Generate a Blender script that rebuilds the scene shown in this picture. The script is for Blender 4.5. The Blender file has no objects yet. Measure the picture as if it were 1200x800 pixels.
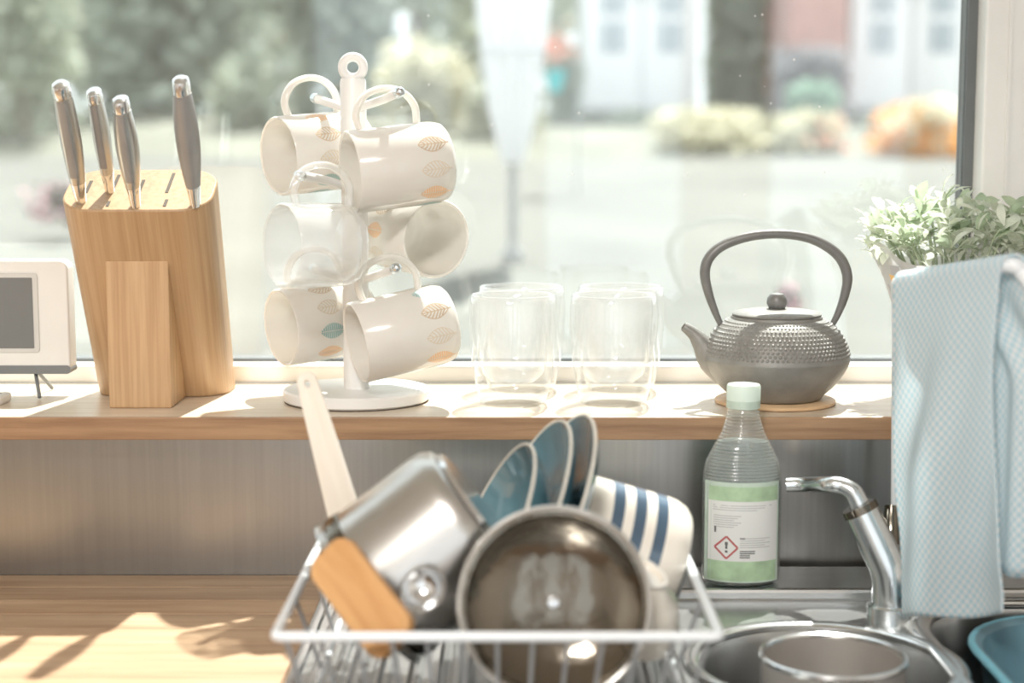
import bpy, bmesh, math, random
from mathutils import Vector, Matrix

# ------------------------------------------------------------------ camera, world, sun, exposure
SC = bpy.context.scene
COL = SC.collection
F_PX, HORIZON, EYE = 1900.0, 172.0, 1.37
PITCH = math.atan((400.0 - HORIZON) / F_PX)
cam_d = bpy.data.cameras.new('camera')
cam = bpy.data.objects.new('camera', cam_d)
COL.objects.link(cam)
cam.location = (0, 0, EYE)
cam.rotation_euler = (math.pi / 2 - PITCH, 0, 0)
cam_d.sensor_width = 36.0
cam_d.lens = 36.0 * F_PX / 1200.0
cam_d.clip_start = 0.05
cam_d.clip_end = 300
cam_d.dof.use_dof = True
cam_d.dof.focus_distance = 1.78
cam_d.dof.aperture_fstop = 2.6
SC.camera = cam

world = bpy.data.worlds.new('world')
SC.world = world
world.use_nodes = True
wbg = world.node_tree.nodes['Background']
wbg.inputs['Color'].default_value = (0.90, 0.96, 1.0, 1)
wbg.inputs['Strength'].default_value = 1.35

sun_d = bpy.data.lights.new('sun', 'SUN')
sun_d.energy = 10.0
sun_d.angle = math.radians(1.0)
sun_d.color = (1.0, 0.965, 0.91)
sun = bpy.data.objects.new('sun', sun_d)
COL.objects.link(sun)
sun_dir = Vector((-0.16, -0.52, -1.0)).normalized()      # high sun beyond the window, a little to the right
sun.rotation_euler = sun_dir.to_track_quat('-Z', 'Y').to_euler()
sun.location = (2, 6, 8)

vs = SC.view_settings
vs.view_transform = 'Standard'
vs.look = 'None'
vs.exposure = 0.52
vs.gamma = 1.0
vs.use_curve_mapping = False
SC.cycles.use_denoising = True
SC.cycles.max_bounces = 10
SC.cycles.transparent_max_bounces = 24
SC.cycles.caustics_reflective = False
SC.cycles.caustics_refractive = False
SC.cycles.sample_clamp_indirect = 6.0

rnd = random.Random(7)


def ray(px, py):
    """direction of a photo pixel (1200x800 frame)"""
    dx, dy = (px - 600.0) / F_PX, -(py - 400.0) / F_PX
    c, s = math.cos(PITCH), math.sin(PITCH)
    return Vector((dx, c + dy * s, -s + dy * c))


def P(px, py, D):
    d = ray(px, py)
    return Vector((0, 0, EYE)) + d * (D / d.y)


def U(px, py, z):
    d = ray(px, py)
    return Vector((0, 0, EYE)) + d * ((z - EYE) / d.z)


# ------------------------------------------------------------------ materials
MATS = {}


def _new(name):
    m = bpy.data.materials.new(name)
    m.use_nodes = True
    nt = m.node_tree
    b = nt.nodes['Principled BSDF']
    MATS[name] = m
    return m, nt, b


def _coords(nt, scale, kind='Object', rot=(0, 0, 0)):
    tc = nt.nodes.new('ShaderNodeTexCoord')
    mp = nt.nodes.new('ShaderNodeMapping')
    mp.inputs['Scale'].default_value = scale
    mp.inputs['Rotation'].default_value = rot
    nt.links.new(tc.outputs[kind], mp.inputs['Vector'])
    return mp.outputs['Vector']


def mat(name, col, rough=0.5, metal=0.0, var=0.0, vscale=(20, 20, 20), bump=0.0, bscale=(60, 60, 60), spec=0.5,
        transl=0.0, coat=0.0):
    m, nt, b = _new(name)
    b.inputs['Base Color'].default_value = (*col, 1)
    b.inputs['Roughness'].default_value = rough
    b.inputs['Metallic'].default_value = metal
    b.inputs['Specular IOR Level'].default_value = spec
    b.inputs['Coat Weight'].default_value = coat
    if var:
        n = nt.nodes.new('ShaderNodeTexNoise')
        n.inputs['Scale'].default_value = 1.0
        n.inputs['Detail'].default_value = 5
        nt.links.new(_coords(nt, vscale), n.inputs['Vector'])
        r = nt.nodes.new('ShaderNodeValToRGB')
        r.color_ramp.elements[0].position = 0.3
        r.color_ramp.elements[1].position = 0.7
        r.color_ramp.elements[0].color = (*[max(0, c * (1 - var)) for c in col], 1)
        r.color_ramp.elements[1].color = (*[min(1, c * (1 + var)) for c in col], 1)
        nt.links.new(n.outputs['Fac'], r.inputs['Fac'])
        nt.links.new(r.outputs['Color'], b.inputs['Base Color'])
    if bump:
        n2 = nt.nodes.new('ShaderNodeTexNoise')
        n2.inputs['Scale'].default_value = 1.0
        n2.inputs['Detail'].default_value = 4
        nt.links.new(_coords(nt, bscale), n2.inputs['Vector'])
        bp = nt.nodes.new('ShaderNodeBump')
        bp.inputs['Strength'].default_value = bump
        bp.inputs['Distance'].default_value = 0.002
        nt.links.new(n2.outputs['Fac'], bp.inputs['Height'])
        nt.links.new(bp.outputs['Normal'], b.inputs['Normal'])
    if transl:
        tr = nt.nodes.new('ShaderNodeBsdfTranslucent')
        tr.inputs['Color'].default_value = (*col, 1)
        mx = nt.nodes.new('ShaderNodeMixShader')
        mx.inputs['Fac'].default_value = transl
        nt.links.new(b.outputs['BSDF'], mx.inputs[1])
        nt.links.new(tr.outputs['BSDF'], mx.inputs[2])
        nt.links.new(mx.outputs['Shader'], nt.nodes['Material Output'].inputs['Surface'])
    return m


def wood(name, dark, light, scale=(3, 45, 45), rough=0.5, rot=(0, 0, 0)):
    m, nt, b = _new(name)
    v = _coords(nt, scale, 'Object', rot)
    n = nt.nodes.new('ShaderNodeTexNoise')
    n.inputs['Scale'].default_value = 1.0
    n.inputs['Detail'].default_value = 6
    n.inputs['Roughness'].default_value = 0.62
    n.inputs['Distortion'].default_value = 0.25
    nt.links.new(v, n.inputs['Vector'])
    r = nt.nodes.new('ShaderNodeValToRGB')
    r.color_ramp.elements[0].position = 0.32
    r.color_ramp.elements[1].position = 0.66
    r.color_ramp.elements[0].color = (*dark, 1)
    r.color_ramp.elements[1].color = (*light, 1)
    nt.links.new(n.outputs['Fac'], r.inputs['Fac'])
    oi = nt.nodes.new('ShaderNodeObjectInfo')
    hs = nt.nodes.new('ShaderNodeHueSaturation')
    mr = nt.nodes.new('ShaderNodeMapRange')
    mr.inputs['To Min'].default_value = 0.88
    mr.inputs['To Max'].default_value = 1.1
    nt.links.new(oi.outputs['Random'], mr.inputs['Value'])
    nt.links.new(mr.outputs['Result'], hs.inputs['Value'])
    nt.links.new(r.outputs['Color'], hs.inputs['Color'])
    nt.links.new(hs.outputs['Color'], b.inputs['Base Color'])
    b.inputs['Roughness'].default_value = rough
    bp = nt.nodes.new('ShaderNodeBump')
    bp.inputs['Strength'].default_value = 0.12
    bp.inputs['Distance'].default_value = 0.001
    nt.links.new(n.outputs['Fac'], bp.inputs['Height'])
    nt.links.new(bp.outputs['Normal'], b.inputs['Normal'])
    return m


def clear(name, tint=(0.97, 0.985, 0.98), milk=0.05, blend=0.25, rough=0.03, gloss=(1, 1, 1), base=0.04):
    """thin clear glass or plastic: lets straight light through, shines at glancing angles"""
    m, nt, b = _new(name)
    nt.nodes.remove(b)
    out = nt.nodes['Material Output']
    t = nt.nodes.new('ShaderNodeBsdfTransparent')
    t.inputs['Color'].default_value = (*tint, 1)
    g = nt.nodes.new('ShaderNodeBsdfGlossy')
    g.inputs['Color'].default_value = (*gloss, 1)
    g.inputs['Roughness'].default_value = rough
    d = nt.nodes.new('ShaderNodeBsdfDiffuse')
    d.inputs['Color'].default_value = (*[min(1, c) for c in tint], 1)
    lw = nt.nodes.new('ShaderNodeLayerWeight')
    lw.inputs['Blend'].default_value = blend
    m1 = nt.nodes.new('ShaderNodeMixShader')
    m1.inputs['Fac'].default_value = milk
    nt.links.new(t.outputs[0], m1.inputs[1])
    nt.links.new(d.outputs[0], m1.inputs[2])
    m2 = nt.nodes.new('ShaderNodeMixShader')
    lw.inputs['Blend'].default_value = 0.5
    pw = nt.nodes.new('ShaderNodeMath')
    pw.operation = 'POWER'
    pw.inputs[1].default_value = 3.0
    ma = nt.nodes.new('ShaderNodeMath')
    ma.operation = 'MULTIPLY_ADD'
    ma.inputs[1].default_value = blend
    ma.inputs[2].default_value = base
    nt.links.new(lw.outputs['Facing'], pw.inputs[0])
    nt.links.new(pw.outputs[0], ma.inputs[0])
    nt.links.new(ma.outputs[0], m2.inputs['Fac'])
    nt.links.new(m1.outputs[0], m2.inputs[1])
    nt.links.new(g.outputs[0], m2.inputs[2])
    nt.links.new(m2.outputs[0], out.inputs['Surface'])
    return m


mat('plaster', (0.80, 0.79, 0.76), 0.9, var=0.03, vscale=(4, 4, 4), bump=0.1, bscale=(120, 120, 120))
wood('floor_oak', (0.20, 0.13, 0.085), (0.30, 0.20, 0.13), (30, 2, 30), 0.45)
mat('frame_white', (0.80, 0.79, 0.77), 0.35, var=0.02)
mat('gasket', (0.14, 0.15, 0.155), 0.6, var=0.05)
clear('pane', (0.985, 0.995, 0.99), 0.010, 0.32, 0.0, base=0.03)
mat('speck', (0.9, 0.9, 0.9), 0.5, var=0.02)
wood('oak_shaded', (0.25, 0.14, 0.075), (0.42, 0.26, 0.145), (5, 90, 90), 0.45)  # darker oak, shade of the sill's front edge put into the colour
wood('oak_sunlit', (0.68, 0.56, 0.43), (0.83, 0.73, 0.60), (5, 60, 60), 0.28)  # paler oak, sunlight on the sill top put into the colour
wood('oak_counter', (0.34, 0.205, 0.115), (0.52, 0.36, 0.225), (4, 45, 45), 0.5)
wood('bamboo', (0.44, 0.265, 0.135), (0.575, 0.385, 0.215), (150, 150, 4), 0.42)
wood('board_wood', (0.48, 0.24, 0.085), (0.64, 0.37, 0.16), (60, 6, 60), 0.5)
wood('pale_wood', (0.78, 0.70, 0.60), (0.86, 0.80, 0.71), (60, 60, 5), 0.55)
wood('trivet_wood', (0.55, 0.36, 0.20), (0.68, 0.48, 0.29), (6, 60, 60), 0.5)
mat('slot_dark', (0.10, 0.08, 0.06), 0.8, var=0.1)
mat('steel', (0.60, 0.59, 0.57), 0.28, 1.0, var=0.04, vscale=(30, 30, 30))
mat('steel_bright', (0.76, 0.77, 0.78), 0.16, 1.0, var=0.02)
mat('steel_panel', (0.32, 0.31, 0.295), 0.28, 1.0, var=0.05, vscale=(200, 2, 6), bump=0.10, bscale=(9, 3, 16))
mat('steel_sink', (0.64, 0.65, 0.65), 0.26, 1.0, var=0.04, vscale=(8, 80, 8), bump=0.05, bscale=(10, 10, 10))
mat('steel_dark', (0.19, 0.168, 0.138), 0.13, 1.0, var=0.12, vscale=(12, 12, 12), bump=0.6, bscale=(34, 34, 34))
mat('pot_steel', (0.50, 0.47, 0.44), 0.4, 0.6, var=0.05)
mat('knife_steel', (0.55, 0.54, 0.52), 0.3, 1.0, var=0.05)
mat('knife_grey', (0.33, 0.325, 0.32), 0.35, 0.3, var=0.08)
mat('chrome', (0.70, 0.75, 0.78), 0.22, 1.0, var=0.02)
mat('iron', (0.255, 0.248, 0.232), 0.42, 0.15, var=0.10, vscale=(60, 60, 60), bump=0.3, bscale=(500, 500, 500))
mat('iron_handle', (0.19, 0.187, 0.18), 0.4, 0.2, var=0.1, vscale=(60, 60, 60))
mat('ceramic', (0.90, 0.875, 0.83), 0.16, var=0.015, coat=0.3, transl=0.30)
mat('white_paint', (0.84, 0.83, 0.81), 0.35, var=0.02)
mat('print_teal', (0.36, 0.55, 0.54), 0.3, var=0.08)
mat('print_brown', (0.62, 0.48, 0.34), 0.3, var=0.08)
mat('print_beige', (0.74, 0.65, 0.53), 0.3, var=0.08)
mat('print_orange', (0.85, 0.55, 0.32), 0.3, var=0.08)
clear('drinking_glass', (0.985, 0.99, 0.99), 0.10, 0.8, 0.03)
clear('cup_glass', (0.985, 0.99, 0.985), 0.24, 0.8, 0.05)
clear('bottle_plastic', (0.93, 0.955, 0.95), 0.12, 0.55, 0.10, base=0.07)
clear('liquid', (0.78, 0.83, 0.81), 0.16, 0.2, 0.10)
mat('cap_plastic', (0.80, 0.88, 0.82), 0.4, var=0.03, transl=0.3)
mat('label_white', (0.78, 0.79, 0.77), 0.5, var=0.01)
mat('label_green', (0.42, 0.58, 0.38), 0.5, var=0.18, vscale=(60, 60, 60))
mat('label_mint', (0.55, 0.66, 0.57), 0.5, var=0.10, vscale=(60, 60, 60))
mat('ink_grey', (0.45, 0.46, 0.46), 0.6, var=0.05)
mat('ink_dark', (0.14, 0.14, 0.14), 0.6, var=0.05)
mat('ink_red', (0.50, 0.13, 0.13), 0.6, var=0.05)
mat('device_white', (0.78, 0.77, 0.74), 0.4, var=0.02)
mat('device_bezel', (0.62, 0.61, 0.585), 0.4, var=0.02)
mat('device_grey', (0.19, 0.20, 0.205), 0.5, var=0.04)
mat('screen', (0.175, 0.18, 0.18), 0.35, var=0.03)
mat('teal_glaze', (0.11, 0.235, 0.29), 0.07, var=0.22, vscale=(18, 18, 18), coat=0.6)
mat('glaze_rim', (0.76, 0.72, 0.64), 0.4, var=0.05)
mat('navy_glaze', (0.07, 0.115, 0.17), 0.12, var=0.12, coat=0.4)
mat('cream_glaze', (0.83, 0.78, 0.70), 0.14, var=0.02, coat=0.4)
mat('rack_white', (0.82, 0.86, 0.89), 0.3, var=0.02)
mat('rack_shaded', (0.30, 0.31, 0.32), 0.4, var=0.08)  # white wire coating greyed to imitate shade inside the rack
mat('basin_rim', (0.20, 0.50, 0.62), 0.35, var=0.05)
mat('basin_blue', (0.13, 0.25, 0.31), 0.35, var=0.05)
mat('leaf_green', (0.50, 0.59, 0.43), 0.5, var=0.22, vscale=(90, 90, 90), transl=0.4)
mat('leaf_pale', (0.76, 0.80, 0.69), 0.5, var=0.15, vscale=(90, 90, 90), transl=0.4)
mat('stem_green', (0.45, 0.52, 0.36), 0.6, var=0.1)
mat('soil', (0.20, 0.15, 0.11), 0.95, var=0.3, vscale=(80, 80, 80), bump=0.5, bscale=(150, 150, 150))
mat('sleeve_paper', (0.72, 0.70, 0.70), 0.6, var=0.12, vscale=(18, 18, 18), transl=0.3)
mat('sleeve_orange', (0.80, 0.48, 0.16), 0.6, var=0.1)
mat('sleeve_grey', (0.48, 0.47, 0.48), 0.6, var=0.1)
mat('lawn', (0.115, 0.118, 0.107), 0.95, var=0.16, vscale=(1.2, 1.2, 1.2), bump=0.6, bscale=(40, 40, 40))
mat('bank_soil', (0.15, 0.155, 0.125), 0.95, var=0.2, vscale=(2, 2, 2), bump=0.6, bscale=(10, 10, 10))
mat('render_white', (0.90, 0.90, 0.91), 0.7, var=0.02, vscale=(2, 2, 2))
mat('far_pane', (0.34, 0.40, 0.45), 0.1, var=0.1)
mat('brick_red', (0.50, 0.27, 0.23), 0.9, var=0.12, vscale=(6, 6, 6))
mat('fabric_white', (0.90, 0.91, 0.93), 0.9, var=0.03, vscale=(6, 6, 6), transl=0.4)
mat('pole_grey', (0.36, 0.37, 0.37), 0.5, var=0.05)
mat('pot_teal', (0.05, 0.48, 0.50), 0.4, var=0.05)
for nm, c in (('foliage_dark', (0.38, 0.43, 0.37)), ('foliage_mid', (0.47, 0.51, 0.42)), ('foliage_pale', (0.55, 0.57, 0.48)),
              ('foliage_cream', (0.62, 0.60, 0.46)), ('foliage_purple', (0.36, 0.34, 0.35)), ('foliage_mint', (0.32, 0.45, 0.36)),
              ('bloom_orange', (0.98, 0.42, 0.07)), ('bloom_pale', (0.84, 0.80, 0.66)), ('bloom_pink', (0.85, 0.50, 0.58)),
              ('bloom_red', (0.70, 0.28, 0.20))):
    mat(nm, c, 0.8, var=0.25, vscale=(3, 3, 3), transl=0.35)
mat('bark', (0.30, 0.26, 0.21), 0.9, var=0.2, vscale=(10, 10, 3))


def towel_material():
    m, nt, b = _new('towel')
    uv = nt.nodes.new('ShaderNodeTexCoord')
    mp = nt.nodes.new('ShaderNodeMapping')
    mp.inputs['Scale'].default_value = (1, 1, 1)
    nt.links.new(uv.outputs['UV'], mp.inputs['Vector'])
    ck = nt.nodes.new('ShaderNodeTexChecker')
    ck.inputs['Scale'].default_value = 185.0
    ck.inputs['Color1'].default_value = (0.94, 0.95, 0.955, 1)
    ck.inputs['Color2'].default_value = (0.66, 0.82, 0.88, 1)
    nt.links.new(mp.outputs['Vector'], ck.inputs['Vector'])
    nt.links.new(ck.outputs['Color'], b.inputs['Base Color'])
    bp = nt.nodes.new('ShaderNodeBump')
    bp.inputs['Strength'].default_value = 0.35
    bp.inputs['Distance'].default_value = 0.002
    nt.links.new(ck.outputs['Fac'], bp.inputs['Height'])
    nt.links.new(bp.outputs['Normal'], b.inputs['Normal'])
    b.inputs['Roughness'].default_value = 0.9
    tr = nt.nodes.new('ShaderNodeBsdfTranslucent')
    nt.links.new(ck.outputs['Color'], tr.inputs['Color'])
    mx = nt.nodes.new('ShaderNodeMixShader')
    mx.inputs['Fac'].default_value = 0.5
    nt.links.new(b.outputs['BSDF'], mx.inputs[1])
    nt.links.new(tr.outputs['BSDF'], mx.inputs[2])
    nt.links.new(mx.outputs['Shader'], nt.nodes['Material Output'].inputs['Surface'])


towel_material()


# ------------------------------------------------------------------ object helpers
def thing(name, label, cat, M=None, group=None):
    o = bpy.data.objects.new(name, None)
    o.empty_display_size = 0.03
    COL.objects.link(o)
    if M is not None:
        o.matrix_basis = M if isinstance(M, Matrix) else Matrix.Translation(Vector(M))
    tag(o, label, cat, group)
    return o


def tag(o, label, cat, group=None, kind=None):
    o['label'] = label
    o['category'] = cat
    if group:
        o['group'] = group
    if kind:
        o['kind'] = kind
    return o


def wmat(o):
    m = o.matrix_basis.copy()
    while o.parent:
        o = o.parent
        m = o.matrix_basis @ m
    return m


def mesh_data(name, vf, m, smooth=True, mats=None, fmat=None, angle=35):
    me = bpy.data.meshes.new(name)
    me.from_pydata([tuple(v) for v in vf[0]], [], vf[1])
    bm = bmesh.new()
    bm.from_mesh(me)
    bmesh.ops.recalc_face_normals(bm, faces=bm.faces)
    bm.to_mesh(me)
    bm.free()
    for k in ([m] if mats is None else mats):
        me.materials.append(MATS[k])
    if fmat:
        for i, p in enumerate(me.polygons):
            p.material_index = fmat[i]
    if smooth:
        me.polygons.foreach_set('use_smooth', [True] * len(me.polygons))
        me.set_sharp_from_angle(angle=math.radians(angle))
    me.update()
    return me


def part(name, vf, m, root=None, world=False, smooth=True, bevel=0.0, label=None, kind=None, M=None, **kw):
    """one mesh object; root's frame, or world coordinates turned into root's frame; M moves it"""
    V, Fs = vf
    if world and root is not None:
        inv = wmat(root).inverted()
        V = [inv @ Vector(v) for v in V]
    o = bpy.data.objects.new(name, mesh_data(name, (V, Fs), m, smooth, **kw))
    COL.objects.link(o)
    if root is not None:
        o.parent = root
    if M is not None:
        o.matrix_basis = M
    if bevel:
        b = o.modifiers.new('bevel', 'BEVEL')
        b.width = bevel
        b.segments = 2
        b.limit_method = 'ANGLE'
        b.angle_limit = math.radians(40)
    if label:
        o['label'] = label
    if kind:
        o['kind'] = kind
    return o


def struct(name, vf, m, label, cat, smooth=False, bevel=0.0, root=None):
    o = part(name, vf, m, root, smooth=smooth, bevel=bevel)
    if root is None:
        tag(o, label, cat, None, 'structure')
    return o


def join(*vfs):
    V, Fs = [], []
    for v, f in vfs:
        n = len(V)
        V += [Vector(a) for a in v]
        Fs += [tuple(i + n for i in q) for q in f]
    return V, Fs


def xf(vf, M):
    return [M @ Vector(v) for v in vf[0]], vf[1]


def box(x0, x1, y0, y1, z0, z1):
    V = [(x, y, z) for z in (z0, z1) for y in (y0, y1) for x in (x0, x1)]
    return V, [(0, 2, 3, 1), (4, 5, 7, 6), (0, 1, 5, 4), (2, 6, 7, 3), (0, 4, 6, 2), (1, 3, 7, 5)]


def lathe(prof, seg=48, sx=1.0, sy=1.0, caps=True):
    V, Fs = [], []
    rings = []
    for r, z in prof:
        if r < 1e-6:
            rings.append([len(V)])
            V.append((0, 0, z))
        else:
            rings.append(list(range(len(V), len(V) + seg)))
            V += [(r * sx * math.cos(2 * math.pi * k / seg), r * sy * math.sin(2 * math.pi * k / seg), z) for k in range(seg)]
    for a, b in zip(rings, rings[1:]):
        for k in range(seg):
            q = (k + 1) % seg
            if len(a) == 1 and len(b) == 1:
                break
            if len(a) == 1:
                Fs.append((a[0], b[k], b[q]))
            elif len(b) == 1:
                Fs.append((a[k], a[q], b[0]))
            else:
                Fs.append((a[k], a[q], b[q], b[k]))
    if caps:
        for a in (rings[0], rings[-1]):
            if len(a) > 1:
                Fs.append(tuple(a))
    return V, Fs


def smooth_path(pts, n=6, closed=False):
    pts = [Vector(p) for p in pts]
    out = []
    N = len(pts)
    for i in range(N if closed else N - 1):
        g = (lambda k: pts[k % N]) if closed else (lambda k: pts[max(0, min(N - 1, k))])
        a, b, c, d = g(i - 1), g(i), g(i + 1), g(i + 2)
        for k in range(n):
            t = k / n
            out.append(0.5 * ((2 * b) + (c - a) * t + (2 * a - 5 * b + 4 * c - d) * t * t + (3 * b - a - 3 * c + d) * t ** 3))
    if not closed:
        out.append(pts[-1])
    return out


def tube(pts, rad, seg=10, closed=False, flat=1.0, up=None):
    """swept tube; rad is a number or one per point; flat squashes it along its second axis"""
    pts = [Vector(p) for p in pts]
    N = len(pts)
    rads = rad if isinstance(rad, (list, tuple)) else [rad] * N
    if len(rads) != N:
        L = len(rads) - 1
        rads = [rads[min(L, int(i / (N - 1) * L))] * (1 - (i / (N - 1) * L) % 1) + rads[min(L, int(i / (N - 1) * L) + 1)] * ((i / (N - 1) * L) % 1)
                for i in range(N)]
    V, Fs = [], []
    nrm = None
    for i, p in enumerate(pts):
        if closed:
            t = (pts[(i + 1) % N] - pts[i - 1]).normalized()
        else:
            t = (pts[min(N - 1, i + 1)] - pts[max(0, i - 1)]).normalized()
        if nrm is None:
            ref = Vector(up) if up is not None else (Vector((0, 0, 1)) if abs(t.z) < 0.9 else Vector((1, 0, 0)))
            nrm = (ref - t * ref.dot(t)).normalized()
        else:
            nrm = (nrm - t * nrm.dot(t)).normalized()
        bi = t.cross(nrm)
        for k in range(seg):
            a = 2 * math.pi * k / seg
            V.append(p + rads[i] * (nrm * math.cos(a) * flat + bi * math.sin(a)))
    for i in range(N if closed else N - 1):
        j = (i + 1) % N
        for k in range(seg):
            q = (k + 1) % seg
            Fs.append((i * seg + k, i * seg + q, j * seg + q, j * seg + k))
    if not closed:
        Fs.append(tuple(range(seg)))
        Fs.append(tuple((N - 1) * seg + k for k in range(seg)))
    return V, Fs


def rrect(w, d, r, n=6, cx=0.0, cy=0.0):
    """rounded rectangle outline, counter-clockwise"""
    out = []
    for sx, sy, a0 in ((1, 1, 0), (-1, 1, 90), (-1, -1, 180), (1, -1, 270)):
        for k in range(n + 1):
            a = math.radians(a0 + 90 * k / n)
            out.append((cx + sx * (w / 2 - r) + r * math.cos(a), cy + sy * (d / 2 - r) + r * math.sin(a)))
    return out


def loft(loops):
    """stack of equal-length 3-D loops, capped both ends"""
    n = len(loops[0])
    V = [Vector(p) for l in loops for p in l]
    Fs = []
    for i in range(len(loops) - 1):
        for k in range(n):
            q = (k + 1) % n
            Fs.append((i * n + k, i * n + q, (i + 1) * n + q, (i + 1) * n + k))
    Fs.append(tuple(range(n)))
    Fs.append(tuple((len(loops) - 1) * n + k for k in range(n)))
    return V, Fs


def prism(outline, h0, h1):
    return loft([[(x, y, h0) for x, y in outline], [(x, y, h1) for x, y in outline]])


def ball(c, r, u=12, v=8):
    prof = [(r * math.sin(math.pi * k / v), -r * math.cos(math.pi * k / v)) for k in range(v + 1)]
    return xf(lathe(prof, u, caps=False), Matrix.Translation(Vector(c)))


def frame(origin, zdir, yhint):
    z = Vector(zdir).normalized()
    y = Vector(yhint)
    y = (y - z * y.dot(z)).normalized()
    x = y.cross(z)
    M = Matrix((x, y, z)).transposed().to_4x4()
    M.translation = Vector(origin)
    return M


def plate_with_holes(outer, holes, z, thick):
    """flat sheet with holes cut through"""
    bm = bmesh.new()
    edges = []
    for loop in [outer] + holes:
        vs_ = [bm.verts.new((x, y, z)) for x, y in loop]
        for i in range(len(vs_)):
            edges.append(bm.edges.new((vs_[i], vs_[(i + 1) % len(vs_)])))
    bmesh.ops.triangle_fill(bm, use_beauty=True, use_dissolve=False, edges=edges)
    bmesh.ops.recalc_face_normals(bm, faces=bm.faces)
    r = bmesh.ops.extrude_face_region(bm, geom=list(bm.faces))
    for g in r['geom']:
        if isinstance(g, bmesh.types.BMVert):
            g.co.z -= thick
    bm.verts.index_update()
    V = [v.co.copy() for v in bm.verts]
    Fs = [tuple(v.index for v in f.verts) for f in bm.faces]
    bm.free()
    return V, Fs


# ------------------------------------------------------------------ heights and planes of the place
Z_TOP = 0.90            # wooden worktop
Z_DECK = 0.903          # steel sink top
Z_SILL = 1.085
SILL_Y0 = 1.70
SPLASH_Y = 1.75
FRAME_Y = 1.95
GLASS_Y = 1.992
WX0, WX1, WZ1 = -1.40, 0.72, 2.25
RX0, RX1, RY0, CEIL = -1.9, 1.7, -2.6, 2.5

# ------------------------------------------------------------------ room shell
struct('floor', box(RX0, RX1, RY0, 2.05, -0.05, 0.0), 'floor_oak', 'brown oak kitchen floor', 'floor')
struct('ceiling', box(RX0, RX1, RY0, 2.05, CEIL, CEIL + 0.05), 'plaster', 'white plaster kitchen ceiling', 'ceiling')
struct('wall_left', box(RX0 - 0.1, RX0, RY0, 2.05, 0, CEIL), 'plaster', 'white plaster wall left of the worktop', 'wall')
struct('wall_right', box(RX1, RX1 + 0.1, RY0, 2.05, 0, CEIL), 'plaster', 'white plaster wall right of the sink', 'wall')
struct('wall_front', join(
    box(RX0, RX1, SPLASH_Y + 0.004, 2.05, 0, Z_SILL - 0.026),
    box(RX0, WX0, SPLASH_Y + 0.004, 2.05, Z_SILL - 0.026, CEIL),
    box(WX1, RX1, SPLASH_Y + 0.004, 2.05, Z_SILL - 0.026, CEIL),
    box(WX0, WX1, SPLASH_Y + 0.004, 2.05, WZ1, CEIL)), 'plaster', 'plaster wall around the kitchen window', 'wall')
# unseen wall; three openings added for fill light and streaks in the steel
struct('wall_back', join(
    box(RX0, -0.80, RY0 - 0.1, RY0, 0, CEIL),
    box(-0.25, 0.14, RY0 - 0.1, RY0, 0, CEIL),
    box(0.69, 1.05, RY0 - 0.1, RY0, 0, CEIL),
    box(1.60, RX1, RY0 - 0.1, RY0, 0, CEIL),
    box(-0.80, -0.25, RY0 - 0.1, RY0, 2.3, CEIL),
    box(0.14, 0.69, RY0 - 0.1, RY0, 2.3, CEIL),
    box(1.05, 1.60, RY0 - 0.1, RY0, 2.3, CEIL)), 'plaster', 'unseen plaster wall with three tall openings added for light', 'wall')

# ------------------------------------------------------------------ window
zr = P(600, 428, FRAME_Y).z                    # top of the bottom rail
zg = P(600, 420, GLASS_Y - 0.006).z            # top of the dark gasket
gx0 = P(1131, 150, GLASS_Y - 0.006).x
gx1 = P(1142, 150, GLASS_Y - 0.006).x
win = thing('window_1', 'wide white framed kitchen window looking onto the garden', 'window', (0, FRAME_Y, Z_SILL))
win['kind'] = 'structure'
part('bottom_rail', box(WX0, WX1, FRAME_Y, 2.03, Z_SILL, zr), 'frame_white', win, True, False, 0.003)
part('right_stile', join(box(gx1, WX1, FRAME_Y, 2.03, zr, WZ1 - 0.06)), 'frame_white', win, True, False, 0.003)
part('right_moulding', box(gx1 + 0.026, gx1 + 0.030, FRAME_Y - 0.004, FRAME_Y, zr, WZ1 - 0.06), 'frame_white', win, True, False)
part('left_stile', box(WX0, WX0 + 0.09, FRAME_Y, 2.03, zr, WZ1 - 0.06), 'frame_white', win, True, False, 0.003)
part('top_rail', box(WX0, WX1, FRAME_Y, 2.03, WZ1 - 0.06, WZ1), 'frame_white', win, True, False, 0.003)
part('gasket', box(WX0 + 0.09, gx1, GLASS_Y - 0.006, GLASS_Y + 0.03, zr, zg), 'gasket', win, True, False)
part('gasket', box(gx0, gx1, GLASS_Y - 0.006, GLASS_Y + 0.03, zg, WZ1 - 0.06), 'gasket', win, True, False)
pane = part('pane', box(WX0 + 0.09, gx0, GLASS_Y, GLASS_Y + 0.004, zg, WZ1 - 0.06), 'pane', win, True, False)
part('pane', box(WX0 + 0.09, gx0, GLASS_Y + 0.02, GLASS_Y + 0.024, zg, WZ1 - 0.06), 'pane', win, True, False)
sp = []
for _ in range(60):
    c = P(rnd.uniform(420, 1120), rnd.uniform(5, 230), GLASS_Y - 0.0006)
    s = rnd.uniform(0.0005, 0.0014)
    sp.append(xf(lathe([(0, -0.0005), (s, 0), (0, 0.0005)], 6), Matrix.Translation(c) @ Matrix.Rotation(math.pi / 2, 4, 'X')))
part('dried_water_specks', join(*sp), 'speck', win, True, kind='stuff')

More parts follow.
